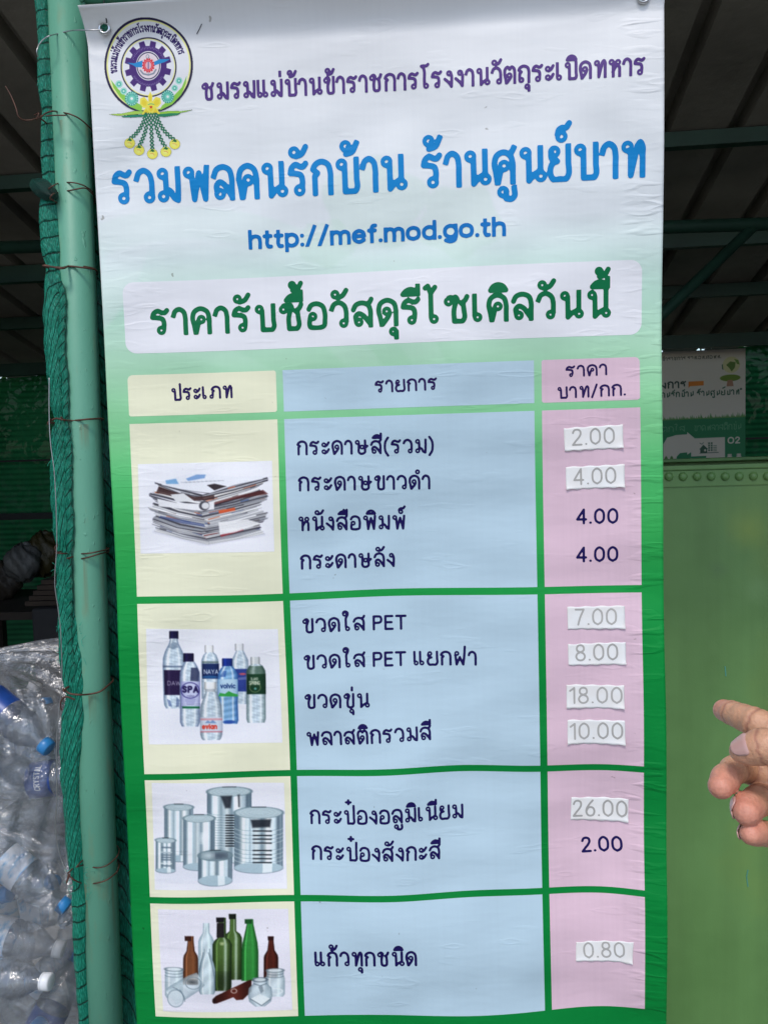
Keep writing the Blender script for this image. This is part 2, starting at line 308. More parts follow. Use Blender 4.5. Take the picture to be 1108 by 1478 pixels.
def smooth(pts,n=5):
    out=[];run=[]
    def flush(r):
        if len(r)<2: return
        if len(r)==2: seg=[r[0],r[1]]
        else:
            seg=[r[0]]
            for i in range(len(r)-1):
                p0=r[max(i-1,0)];p1=r[i];p2=r[i+1];p3=r[min(i+2,len(r)-1)]
                d=math.dist(p1,p2)
                def tan(a,b,c):
                    la=math.dist(a,b);lb=math.dist(b,c)
                    if la<1e-9 or lb<1e-9: return ((c[0]-a[0])/(la+lb),(c[1]-a[1])/(la+lb))
                    return tuple(((b[k]-a[k])/la*lb+(c[k]-b[k])/lb*la)/(la+lb) for k in (0,1))
                m1=tan(p0,p1,p2);m2=tan(p1,p2,p3)
                for q in range(1,n+1):
                    t=q/n;h1=2*t**3-3*t*t+1;h2=t**3-2*t*t+t;h3=-2*t**3+3*t*t;h4=t**3-t*t
                    seg.append(tuple(h1*p1[k]+h2*d*m1[k]+h3*p2[k]+h4*d*m2[k] for k in (0,1)))
        out.extend(seg if not out else seg[1:])
    for p in pts:
        run.append((p[0],p[1]))
        if len(p)>2: flush(run);run=[run[-1]]
    flush(run)
    return out
def layout(text,s,gap=.2,loops=True,space=.42):
    """text -> list of polylines (centre lines, units of letter height), total width"""
    x=0.;lines=[];last=(0,0);up=0;tall=0
    text=text.replace('ำ','ํา')
    k=1-s
    def put(ch,ox,oy=0,sc=1.):
        w,ps,lo=GL[ch]
        for p in ps: lines.append([(ox+a*sc,s/2+((b-1.2)*sc+1.2+oy)*k) for a,b in smooth(p)])
        if loops:
            for cx,cy in lo:
                q=Ring();q.rf=.72;q.cx=ox+cx*sc;r=(OUT-.36*s)*sc;q.r=r
                q.extend((q.cx+r*math.cos(t),s/2+((cy-1.2)*sc+1.2+oy)*k+r*math.sin(t)) for t in np.linspace(0,2*math.pi,17)); lines.append(q)
    end=0.
    for ch in text:
        if ch==' ': x+=space; continue
        if ch in UPPER: put(ch,last[1]-(.2 if tall else 0)); up=1; continue
        if ch in LOWER: put(ch,last[1]); continue
        if ch in TONE: put(ch,last[1]-(.25 if tall else 0),(.42 if up else (.32 if tall else 0)),.85 if up else 1.); continue
        w=GL[ch][0]
        if ch=='า' and text: x-=.03
        put(ch,x); last=(x,x+w); end=x+w
        x+=w+gap; up=0; tall=ch in 'ปฝ'
    return lines,end
def fit_text(text,width,h,s,gap=.2,loops=True,space=.42):
    """polylines in metres: origin at left of ink on the base line"""
    L,w=layout(text,s,gap,loops,space)
    k=(width/h-s)/w
    out=[]
    for l in L:
        if isinstance(l,Ring):
            q=Ring((((l.cx*k+(a-l.cx))+s/2)*h,b*h) for a,b in l);out.append(q)
        else: out.append([((a*k+s/2)*h,b*h) for a,b in l])
    return out, s*h/2
def sdf_lines(lines,r,X,Y,square,step):
    D=np.full(X.shape,1e9)
    x0=X[0,0];y0=Y[0,0]
    r0=r
    for l in lines:
        n=len(l)-1;r=r0*getattr(l,'rf',1)
        closed=math.dist(l[0],l[-1])<1e-9
        for i in range(n):
            (ax,ay),(bx,by)=l[i],l[i+1]
            m=r*1.5+2*step
            i0=max(int((min(ax,bx)-m-x0)/step),0);i1=int((max(ax,bx)+m-x0)/step)+2
            j0=max(int((min(ay,by)-m-y0)/step),0);j1=int((max(ay,by)+m-y0)/step)+2
            if i1<=0 or j1<=0 or i0>=X.shape[1] or j0>=X.shape[0]: continue
            sx=X[j0:j1,i0:i1]-ax;sy=Y[j0:j1,i0:i1]-ay
            dx=bx-ax;dy=by-ay;Ls=math.hypot(dx,dy) or 1e-9;dx/=Ls;dy/=Ls
            t=sx*dx+sy*dy;e=np.abs(sx*dy-sy*dx)
            q=np.hypot(np.where(t<0,t,np.where(t>Ls,t-Ls,0)),e)-r
            if square and not closed:
                if i==0 and abs(dy)>.9: q=np.where(t<0,np.maximum(e-r,-t-r),q)
                if i==n-1 and abs(dy)>.9: q=np.where(t>Ls,np.maximum(e-r,t-Ls-r),q)
            if square and min(ay,by)>-.2*r: q=np.maximum(q,-Y[j0:j1,i0:i1])
            V=D[j0:j1,i0:i1];np.minimum(V,q,out=V)
    return D

# ------------------------------------------------------------------ the banner's sheet: a gently waving surface
HC = np.array([6.1, 6.1, 5.3, 4.4, 4.3, 4.7, 2.6, -0.7, 3.8, 5.8, -4.6, -8.2, -5.6, -5.7, -9.7, -11.9, -8.6, 3.5, 3.8, 4.0, 4.8, 7.4, 11.9, 15.5, 12.5, 4.6, -0.2, -5.1, -7.4, -10.4, -12.8, -17.4, -19.0, -17.7, 1.3, 1.9, 2.8, 4.8, 8.9, 14.6, 18.3, 12.8, 0.8, -10.8, -7.5, 1.4, 2.6, -2.9, -9.3, -15.0, -16.3, -0.2, 0.6, 1.7, 3.7, 7.1, 11.2, 13.2, 9.3, 4.9, 1.9, 6.5, 8.6, 3.8, -2.9, -7.3, -8.9, -8.1, -1.5, -0.7, 0.2, 1.3, 2.7, 4.1, 5.4, 7.5, 14.2, 26.8, 26.8, 10.8, -7.9, -14.2, -16.0, -8.0, -5.8, -3.1, -2.7, -2.3, -2.1, -2.2, -2.3, 0.1, 7.1, 13.2, 17.0, 18.6, 22.3, 25.3, 13.1, 4.8, -9.7, -18.0, -5.6, -6.1, -6.4, -6.3, -5.9, -4.9, -1.5, 7.7, 9.5, 4.5, 4.7, 4.1, 0.6, 8.8, 7.3, 2.7, -3.3, -9.1, -11.3, -12.4, -11.4, -8.2, -1.8, 5.3, 7.1, 8.1, 12.3, 11.4, 10.6, 25.4, 26.9, 22.3, 23.1, 22.8, -13.2, -17.5, -19.4, -16.8, -9.9, 2.5, 10.8, 3.8, 0.6, 1.9, 1.7, -13.8, -20.5, -12.0, -21.4, -12.4, 2.3]).reshape(9, 17) / 1000
GU = np.linspace(-.02, .82, 9); GV = np.linspace(-.05, 1.62, 17)
def _bas(g, x):
    t = np.abs((x[..., None] - g) / (g[1] - g[0]))
    return np.where(t < 1, 2 / 3 - t * t + t ** 3 / 2, np.where(t < 2, (2 - t) ** 3 / 6, 0))
def hf(u, v):
    u = np.clip(np.asarray(u, float), -.02, .82); v = np.clip(np.asarray(v, float), -.05, 1.62)
    return np.einsum('...i,...j,ij->...', _bas(GU, u), _bas(GV, v), HC)
VT, VB = .076, 1.76                          # top and bottom edge of the sheet
def surf(u, v, off=0):
    u = np.asarray(u, float); v = np.asarray(v, float)
    q = 1 - np.clip((v - VT) / .060, 0, 1); shade_tilt = .030 * q ** 1.6   # top edge tilted down, shaped to darken it like shade
    return np.stack([u, hf(u, v) - off - shade_tilt, ZT - v - shade_tilt * .5], -1)
def uv(px, py):
    Y = 0.
    for _ in range(8):
        q = at(px, py, Y); u, v = q[0], ZT - q[2]; Y = float(hf(u, v))
    return np.array([u, v])
def ms_mesh(D, X, Y):
    """faces of the area D < 0 (marching squares)"""
    ny, nx = D.shape; ins = D < 0; V = []; F = []; vid = {}
    def vc(j, i):
        k = (j, i)
        if k not in vid: vid[k] = len(V); V.append((X[j, i], Y[j, i]))
        return vid[k]
    def ve(a, b):
        k = (a, b) if a < b else (b, a)
        if k not in vid:
            d1, d2 = D[k[0]], D[k[1]]; t = d1 / (d1 - d2)
            vid[k] = len(V); V.append((X[k[0]] + t * (X[k[1]] - X[k[0]]), Y[k[0]] + t * (Y[k[1]] - Y[k[0]])))
        return vid[k]
    cnt = ins[:-1, :-1].astype(int) + ins[1:, :-1] + ins[:-1, 1:] + ins[1:, 1:]
    for j, i in zip(*np.nonzero(cnt)):
        c = [(j, i), (j, i + 1), (j + 1, i + 1), (j + 1, i)]
        if cnt[j, i] == 4: F.append([vc(*q) for q in c]); continue
        s = [ins[q] for q in c]
        if cnt[j, i] == 2 and s[0] == s[2]:
            for k in range(4):
                if s[k]: F.append([vc(*c[k]), ve(c[k], c[(k + 1) % 4]), ve(c[k - 1], c[k])])
            continue
        poly = []
        for k in range(4):
            if s[k]: poly.append(vc(*c[k]))
            if s[k] != s[(k + 1) % 4]: poly.append(ve(c[k], c[(k + 1) % 4]))
        F.append(poly)
    return V, F
def print_mesh(name, V, F, off, mat, parent):
    V = np.array(V); P = surf(V[:, 0], V[:, 1], off)
    F = [f[::-1] for f in F] if facing(P, F) > 0 else F
    return mesh(name, P, F, mat, parent, True)
def facing(P, F):
    f = F[0]; a, b, c = P[f[0]], P[f[1]], P[f[2]]; return np.cross(b - a, c - a)[1]
def patch(name, u0, u1, v0, v1, off, mat, parent, rad=(0, 0, 0, 0), step=.007):
    if max(rad) == 0:
        nx = int((u1 - u0) / step) + 2; ny = int((v1 - v0) / step) + 2
        U, V = np.meshgrid(np.linspace(u0, u1, nx), np.linspace(v0, v1, ny))
        return mesh(name, surf(U.ravel(), V.ravel(), off), grid_faces(nx, ny), mat, parent, True)
    step = .0035
    X, Y = np.meshgrid(np.arange(u0 - .005, u1 + .01, step), np.arange(v0 - .005, v1 + .01, step))
    cx, cy = (u0 + u1) / 2, (v0 + v1) / 2; hx, hy = (u1 - u0) / 2, (v1 - v0) / 2
    r = np.where(Y < cy, np.where(X < cx, rad[0], rad[1]), np.where(X < cx, rad[3], rad[2]))
    qx = np.abs(X - cx) - hx + r; qy = np.abs(Y - cy) - hy + r
    D = np.hypot(np.maximum(qx, 0), np.maximum(qy, 0)) + np.minimum(np.maximum(qx, qy), 0) - r
    V, F = ms_mesh(D, X, Y); return print_mesh(name, V, F, off, mat, parent)
def letters(name, text, pL, pR, hpx, s, mat, parent, square=False, gap=None, off=.00045, place=None, space=.42, loops=True, step=24):
    """one line of lettering between two base line points of the photograph, on the sheet"""
    a = uv(*pL); b = uv(*pR); mid = ((pL[0] + pR[0]) / 2, (pL[1] + pR[1]) / 2)
    h = uv(*mid)[1] - uv(mid[0], mid[1] - hpx)[1]
    d = b - a; W = float(np.hypot(*d)); d = d / W; nrm = np.array([d[1], -d[0]])
    L, r = fit_text(text, W, h, s, (s + .1) if gap is None else gap, loops, space)
    return text_mesh(name, L, r, square, h / step, lambda V: (lambda q: (place or (lambda q: surf(q[:, 0], q[:, 1], off)))(q))(a + V[:, :1] * d + V[:, 1:] * nrm), mat, parent)
def text_mesh(name, L, r, square, st, fn, mat, parent):
    A = np.array([p for l in L for p in l]); m = r * 1.6 + 2 * st
    X, Y = np.meshgrid(np.arange(A[:, 0].min() - m, A[:, 0].max() + m, st), np.arange(A[:, 1].min() - m, A[:, 1].max() + m, st))
    V, F = ms_mesh(sdf_lines(L, r, X, Y, square, st), X, Y)
    P = fn(np.array(V)); k = [i for i in range(len(F)) if len(F[i]) == 4][0]
    q = F[k]
    if (np.cross(P[q[1]] - P[q[0]], P[q[2]] - P[q[0]]) @ (CAM - P[q[0]])) < 0: F = [f[::-1] for f in F]
    return mesh(name, P, F, mat, parent, True)

# ------------------------------------------------------------------ printed pictures: painted point by point into the sheet's colour
class Ras:
    def __init__(s, quad, org, sc, nx, ny, base=None):
        s.q = np.array(quad, float); s.nx, s.ny = nx, ny
        S, T = np.meshgrid(np.linspace(0, 1, nx), np.linspace(0, 1, ny)); s.S, s.T = S, T
        f = lambda k: (s.q[0, k] * (1 - S) + s.q[1, k] * S) * (1 - T) + (s.q[3, k] * (1 - S) + s.q[2, k] * S) * T
        s.X = (f(0) - org[0]) / sc; s.Y = (f(1) - org[1]) / sc
        s.px = (s.X[0, -1] - s.X[0, 0]) / (nx - 1)
        s.img = np.zeros((ny, nx, 3)); s.cov = np.zeros((ny, nx))
        if base is not None: s.img[:] = base; s.cov[:] = 1
    def put(s, idx, a, c):
        a = a[:, None]; s.img[idx] = s.img[idx] * (1 - a) + np.asarray(c, float) * a
        s.cov[idx] = np.maximum(s.cov[idx], a[:, 0])
    def box(s, x0, x1, y0, y1):
        idx = np.nonzero((s.X > x0 - 2 * s.px) & (s.X < x1 + 2 * s.px) & (s.Y > y0 - 2 * s.px) & (s.Y < y1 + 2 * s.px)); return idx, s.X[idx], s.Y[idx]
    def poly(s, pts, c, a=1., soft=1.):
        P = np.array(pts, float); idx, x, y = s.box(P[:, 0].min(), P[:, 0].max(), P[:, 1].min(), P[:, 1].max())
        if len(x) == 0: return
        ins = np.zeros(len(x), bool); d = np.full(len(x), 1e9)
        for i in range(len(P)):
            (ax, ay), (bx, by) = P[i - 1], P[i]; dx, dy = bx - ax, by - ay; L = dx * dx + dy * dy + 1e-12
            t = np.clip(((x - ax) * dx + (y - ay) * dy) / L, 0, 1); d = np.minimum(d, np.hypot(x - ax - t * dx, y - ay - t * dy))
            cr = ((ay > y) != (by > y)) & (x < (bx - ax) * (y - ay) / (by - ay + 1e-12) + ax); ins ^= cr
        d = np.where(ins, -d, d); s.put(idx, np.clip(.5 - d / (s.px * soft), 0, 1) * a, c(x, y) if callable(c) else c)
    def ell(s, cx, cy, rx, ry, c, a=1., ring=0, soft=1.):
        idx, x, y = s.box(cx - rx - ring, cx + rx + ring, cy - ry - ring, cy + ry + ring)
        if len(x) == 0: return
        q = np.hypot((x - cx) / rx, (y - cy) / ry); d = (q - 1) * min(rx, ry)
        if ring: d = np.abs(d) - ring / 2
        s.put(idx, np.clip(.5 - d / (s.px * soft), 0, 1) * a, c(x, y) if callable(c) else c)
    def line(s, pts, w, c, a=1., soft=1.):
        P = np.array(pts, float); idx, x, y = s.box(P[:, 0].min() - w, P[:, 0].max() + w, P[:, 1].min() - w, P[:, 1].max() + w)
        if len(x) == 0: return
        d = np.full(len(x), 1e9)
        for i in range(len(P) - 1):
            (ax, ay), (bx, by) = P[i], P[i + 1]; dx, dy = bx - ax, by - ay; L = dx * dx + dy * dy + 1e-12
            t = np.clip(((x - ax) * dx + (y - ay) * dy) / L, 0, 1); d = np.minimum(d, np.hypot(x - ax - t * dx, y - ay - t * dy))
        s.put(idx, np.clip(.5 - (d - w / 2) / (s.px * soft), 0, 1) * a, c)
    def text(s, t, x, y, w, h, wt, c, a=1., fn=None, loops=True):
        L, r = fit_text(t, w, h, wt, wt + .1, loops)
        for l in L:
            q = [fn(p[0], p[1]) if fn else (x + p[0], y - p[1]) for p in l]; s.line(q, 2 * r * getattr(l, 'rf', 1), c, a)
    def cyl(s, cx, prof, base, edge, a=1., k=2.5, hi=(), rot=0, piv=None, soft=1.):
        """a body of revolution seen from the side: prof = (y, half width)"""
        pr = sorted(prof); ys = [p[0] for p in pr]; ws = [p[1] for p in pr]; m = max(ws)
        if rot:
            rr = math.hypot(max(abs(ys[0] - piv[1]), abs(ys[-1] - piv[1])), abs(cx - piv[0]) + m)
            idx, X, Y = s.box(piv[0] - rr, piv[0] + rr, piv[1] - rr, piv[1] + rr); c_, s_ = math.cos(rot), math.sin(rot)
            x = piv[0] + c_ * (X - piv[0]) + s_ * (Y - piv[1]); y = piv[1] - s_ * (X - piv[0]) + c_ * (Y - piv[1])
        else: idx, x, y = s.box(cx - m, cx + m, ys[0], ys[-1])
        if len(x) == 0: return
        w = np.interp(y, ys, ws); n = (x - cx) / np.maximum(w, 1e-6); d = np.maximum(np.abs(x - cx) - w, np.maximum(ys[0] - y, y - ys[-1]))
        e = np.clip(np.abs(n), 0, 1)[:, None] ** k
        col = (base(x, y, n) if callable(base) else np.asarray(base, float)[None] * np.ones((len(x), 1))) * (1 - e) + np.asarray(edge, float) * e
        for p_, wd, cc, aa in hi:
            g = (np.exp(-((n - p_) / wd) ** 2) * aa)[:, None]; col = col * (1 - g) + np.asarray(cc, float) * g
        s.put(idx, np.clip(.5 - d / (s.px * soft), 0, 1) * a, col)
    def build(s, name, mat, parent, off=.00035, place=None, key=None):
        c0 = s.img
        if key is None and place is None:        # the softness and grain of a printed photograph
            q = np.pad(c0, ((1, 1), (1, 1), (0, 0)), 'edge'); q = (q[:-2] + 2 * q[1:-1] + q[2:]) / 4; q = (q[:, :-2] + 2 * q[:, 1:-1] + q[:, 2:]) / 4
            q = 128 + (q - 128) * 1.10; s.img = np.clip(q + rng.normal(0, 3.2, q.shape[:2])[..., None] + rng.normal(0, 1.5, q.shape), 0, 248)
        A = [uv(*p) for p in s.q] if place is None else None
        if place is None:
            f = lambda k: ((A[0][k] * (1 - s.S) + A[1][k] * s.S) * (1 - s.T) + (A[3][k] * (1 - s.S) + A[2][k] * s.S) * s.T).ravel()
            P = surf(f(0), f(1), off)
        else: P = place(s.S.ravel(), s.T.ravel())
        F = grid_faces(s.nx, s.ny)
        if key is not None:
            cv = s.cov.ravel(); F = F[(cv[F] > .02).any(1)]
            s.img[s.cov == 0] = key
        o = mesh(name, P, F, mat, parent, True)
        setcol(o, np.clip(lin(np.clip(s.img.reshape(-1, 3), 0, 255)) / ILL, 0, .86)); return o

# sheet
stops = [(0, (226, 229, 238)), (300, (222, 230, 240)), (345, (212, 230, 234)), (420, (184, 222, 210)), (500, (168, 214, 188)), (560, (142, 206, 162)),
         (620, (118, 200, 140)), (680, (76, 182, 108)), (760, (50, 165, 84)), (850, (22, 148, 68)), (950, (2, 134, 58)), (1100, (0, 128, 56)), (1500, (0, 126, 55))]
sv = [uv(945, y)[1] for y, _ in stops]; scs = np.array([c for _, c in stops], float)
NU, NVV = 201, 421
UU, VV = np.meshgrid(np.linspace(0, .8, NU), np.linspace(VT, VB, NVV)); UU = UU.ravel(); VV = VV.ravel()
bc = np.stack([np.interp(VV, sv, scs[:, k]) for k in range(3)], 1)
def sst(a, b, x): t = np.clip((x - a) / (b - a), 0, 1); return t * t * (3 - 2 * t)
def band(cu, cv, r, w, sgn, col, a):        # the pale printed leaf and ribbon shapes
    d = np.hypot(UU - cu, (VV - cv) * sgn) - r; m = (sst(-w, -w + .012, d) * (1 - sst(-.003, .003, d)) * a * .45 * sst(.67, .5, VV))[:, None]
    global bc; bc = bc * (1 - m) + np.array(col, float) * m
band(-.16, .35, .24, .06, 1, (222, 230, 240), .75);
band(.12, .78, .34, .05, 1, (214, 232, 232), .7); band(.12, .78, .42, .05, 1, (205, 230, 226), .6); band(.02, .95, .42, .035, 1, (208, 232, 228), .5)
for cu, cv, r0 in ((.40, .37, .075), (.52, .40, .06), (.33, .42, .04)):
    d = np.hypot(UU - cu, (VV - cv) * 1.2) / r0 + .10 * np.sin(5 * np.arctan2(VV - cv, UU - cu) + cu * 30); m = ((1 - sst(.92, 1.02, d)) * .28)[:, None]
    bc = bc * (1 - m) + np.array((190, 220, 208.)) * m
BP = surf(UU, VV)
BF = grid_faces(NU, NVV)
cen = (uv(154, 40), uv(927, -5))
mid = np.stack([UU[BF].mean(1), VV[BF].mean(1)], 1)
keep = np.ones(len(BF), bool)
for c in cen: keep &= np.hypot(*(mid - c).T) > .0062
edgev = np.intersect1d(BF[keep].ravel(), BF[~keep].ravel())
for c in cen:                                # round the eyelet holes
    for i in edgev:
        d = np.array([UU[i], VV[i]]) - c; r = np.hypot(*d)
        if r < .013: BP[i, 0] += d[0] * (.0068 / r - 1); BP[i, 2] -= d[1] * (.0068 / r - 1)
banner = mesh('price_banner', BP, BF[keep], vinyl('banner_print'), None, True)
setcol(banner, alb(bc))
sm = banner.modifiers.new('thick', 'SOLIDIFY'); sm.thickness = .0007; sm.offset = -1 if facing(BP, BF.tolist()) < 0 else 1; sm.use_rim = True
tag(banner, 'tall white and green vinyl banner of Thai recycling prices beside the green post', 'banner')
steel = simple('eyelet_steel', (.62, .62, .62), .28, 1, .1, 40)
for c in cen:
    nrm = np.array([0, -1, 0]); ctr = surf(c[0], c[1], .0004)
    M_ = Matrix.Translation(Vector(ctr)) @ Matrix.Rotation(R(90), 4, 'X')
    MB().lathe([(.0056, -.0035), (.0055, .0010), (.0062, .0018), (.0074, .0017), (.0088, .0009), (.0092, -.0004)], 28, M_).build('eyelet', steel, banner, True)

# cells
CU = (.0308, .2488, .2588, .6202, .6309, .7693); CV = (.5962, .6564, .6673, .9224, .9333, 1.1895, 1.199, 1.3782, 1.3882, 1.5656)
Ym = vinyl('cell_cream', (228, 230, 207)); Bm = vinyl('cell_blue', (180, 206, 226)); Pm = vinyl('cell_pink', (216, 189, 209), .07); Wm = vinyl('panel_lavender', (227, 230, 242))
cells = []
for r_ in range(5):
    v0, v1 = CV[2 * r_], CV[2 * r_ + 1]
    for k, m_ in enumerate((Ym, Bm, Pm)):
        rad = (0, 0, 0, 0)
        if r_ == 0 and k == 0: rad = (.007, 0, 0, 0)
        if r_ == 0 and k == 2: rad = (0, .007, 0, 0)
        o = patch('header_cell' if r_ == 0 else 'table_cell', CU[2 * k], CU[2 * k + 1], v0, v1, .00018, m_, banner, rad)
a_, b_ = uv(177, 405), uv(926, 377); c_, d_ = uv(181, 509), uv(926, 484)
patch('heading_panel', (a_[0] + c_[0]) / 2, (b_[0] + d_[0]) / 2, (a_[1] + b_[1]) / 2, (c_[1] + d_[1]) / 2, .00018, Wm, banner, (.016,) * 4)

# lettering
navy = vinyl('ink_navy', (22, 14, 82)); hnavy = vinyl('ink_dark_violet', (36, 18, 84)); purple = vinyl('ink_purple', (84, 58, 132)); blue = vinyl('ink_blue', (8, 130, 205))
ublue = vinyl('ink_web_blue', (8, 112, 192)); green = vinyl('ink_green', (0, 108, 66)); grey = vinyl('ink_grey', (170, 170, 172))
letters('club_name', 'ชมรมแม่บ้านข้าราชการโรงงานวัตถุระเบิดทหาร', (291, 145.5), (931, 108.5), 27, .165, purple, banner, True)
letters('slogan', 'รวมพลคนรักบ้าน ร้านศูนย์บาท', (163, 296.5), (931, 256), 54, .158, blue, banner, True, space=.48)
letters('web_address', 'http://mef.mod.go.th', (359, 360), (730, 340.5), 28.5, .20, ublue, banner, True, gap=.225)
letters('heading', 'ราคารับซื้อวัสดุรีไซเคิลวันนี้', (218, 485), (880, 459.5), 42, .172, green, banner, True)
letters('header_lettering', 'ประเภท', (247, 579), (336, 574.5), 19.5, .17, hnavy, banner)
letters('header_lettering', 'รายการ', (541, 567.5), (631, 563), 19, .17, hnavy, banner)
letters('header_lettering', 'ราคา', (816, 545), (876, 541.5), 17.5, .17, hnavy, banner)
letters('header_lettering', 'บาท/กก.', (803, 576), (903, 571), 18, .17, hnavy, banner)
for t, x0, y0, x1, y1 in (('กระดาษสี(รวม)', 428, 657.5, 626, 654.5), ('กระดาษขาวดำ', 430, 709.5, 621, 706.5), ('หนังสือพิมพ์', 430, 767, 585, 764.5), ('กระดาษลัง', 433, 822.5, 570, 818.5),
                         ('ขวดใส PET', 436, 914.5, 587, 909), ('ขวดใส PET แยกฝา', 438, 967, 688, 961), ('ขวดขุ่น', 439, 1023.5, 533, 1022), ('พลาสติกรวมสี', 442, 1077.5, 623, 1068.5),
                         ('กระป๋องอลูมิเนียม', 447, 1190, 669, 1181.5), ('กระป๋องสังกะสี', 449, 1241.5, 636, 1240.5), ('แก้วทุกชนิด', 454, 1396, 602, 1395)):
    letters('item_lettering', t, (x0, y0), (x1, y1), 22, .16, navy, banner, gap=.27, space=.36)
for t, x0, y0, x1, y1 in (('4.00', 831, 757, 892, 756), ('4.00', 831, 812, 892, 811), ('2.00', 839, 1231, 899, 1230)):
    letters('price_lettering', t, (x0, y0), (x1, y1), 23, .15, navy, banner, gap=.3)
# the paper price stickers
paper, n_, l_, p_ = newmat('sticker_paper')
l_.new(ramp(n_, l_, noise(n_, l_, 40, 4, scaled(n_, l_, 1, 1, 1)), [(.3, C4(alb((226, 226, 230)))), (.7, C4(alb((240, 240, 243))))]), p_.inputs['Base Color']); p_.inputs['Roughness'].default_value = .75
l_.new(bump(n_, l_, noise(n_, l_, 40, 3, scaled(n_, l_, 1, 1, 1)), .0008, .4), p_.inputs['Normal'])
tape = plastic_film('clear_tape', (1, 1, 1), .05, .12, .2, .0006, 120)
STK = [('2.00', (813, 618), (898.5, 612.5), (899, 646.5), (814.5, 651), 825, 643.5, 887, 640.5), ('4.00', (816, 674), (901, 670), (901, 703), (816.5, 706.5), 827, 700.5, 889, 698),
       ('7.00', (818, 876), (901, 874), (902, 907), (819, 908.5), 829, 903, 890, 902), ('8.00', (819, 930), (902.5, 926.5), (903, 959), (820, 960), 830, 954.5, 892, 953),
       ('18.00', (817, 988), (900.5, 989.5), (900.5, 1023), (817, 1022), 821, 1016, 898, 1016), ('10.00', (818.5, 1039), (901.5, 1040.5), (902, 1075), (818.5, 1074), 822, 1068, 899, 1067.5),
       ('26.00', (824, 1151), (906.5, 1153), (906, 1186.5), (823, 1183.5), 826, 1179, 905, 1180.5), ('0.80', (831, 1360), (914, 1360), (912, 1391), (830.5, 1387), 842, 1383.5, 902, 1383)]
for si, (t, A, B, C_, D_, x0, y0, x1, y1) in enumerate(STK):
    q = [uv(*z) for z in (A, B, C_, D_)]; nx, ny = 30, 14
    S, T = np.meshgrid(np.linspace(0, 1, nx), np.linspace(0, 1, ny)); S = S.ravel(); T = T.ravel()
    P2 = (q[0] * (1 - S)[:, None] + q[1] * S[:, None]) * (1 - T)[:, None] + (q[3] * (1 - S)[:, None] + q[2] * S[:, None]) * T[:, None]
    ph = si * 1.7
    def lift(P2, S, T):
        e = np.sin(S * 7 + ph) * .5 + .5
        return .0007 + .0016 * T ** 5 * e + .0028 * (S * T) ** 9 + .0012 * ((1 - S) * T) ** 10 * (1 if si % 2 else .3) + .0005 * (1 - T) ** 6 * (1 - e)
    P2 = P2 + np.stack([0 * S, .0006 * (np.sin(S * 31 + ph) * (T > .99) + np.sin(S * 23 + ph) * (T < .01))], 1)
    P3 = surf(P2[:, 0], P2[:, 1], 0); P3[:, 1] -= lift(P2, S, T)
    st = mesh('price_sticker', P3, grid_faces(nx, ny), paper, banner, True)
    so_ = st.modifiers.new('thick', 'SOLIDIFY'); so_.thickness = .00015; so_.offset = 0
    O, E1, E2 = q[0], q[1] - q[0], q[3] - q[0]; Mi = np.linalg.inv(np.stack([E1, E2], 1))
    def place(P, O=O, Mi=Mi, lift=lift):
        st_ = np.clip((P - O) @ Mi.T, 0, 1); W = surf(P[:, 0], P[:, 1], 0); W[:, 1] -= lift(P, st_[:, 0], st_[:, 1]) + .00035; return W
    letters('sticker_lettering', t, (x0, y0), (x1, y1), 24.5 if si != 7 else 23, .105, grey, st, gap=.28, place=place)

# pictures
pm = vinyl('photo_print')
WH = (222, 224, 238)
def sh(c, k): return tuple(np.clip(np.array(c, float) * k, 0, 255))
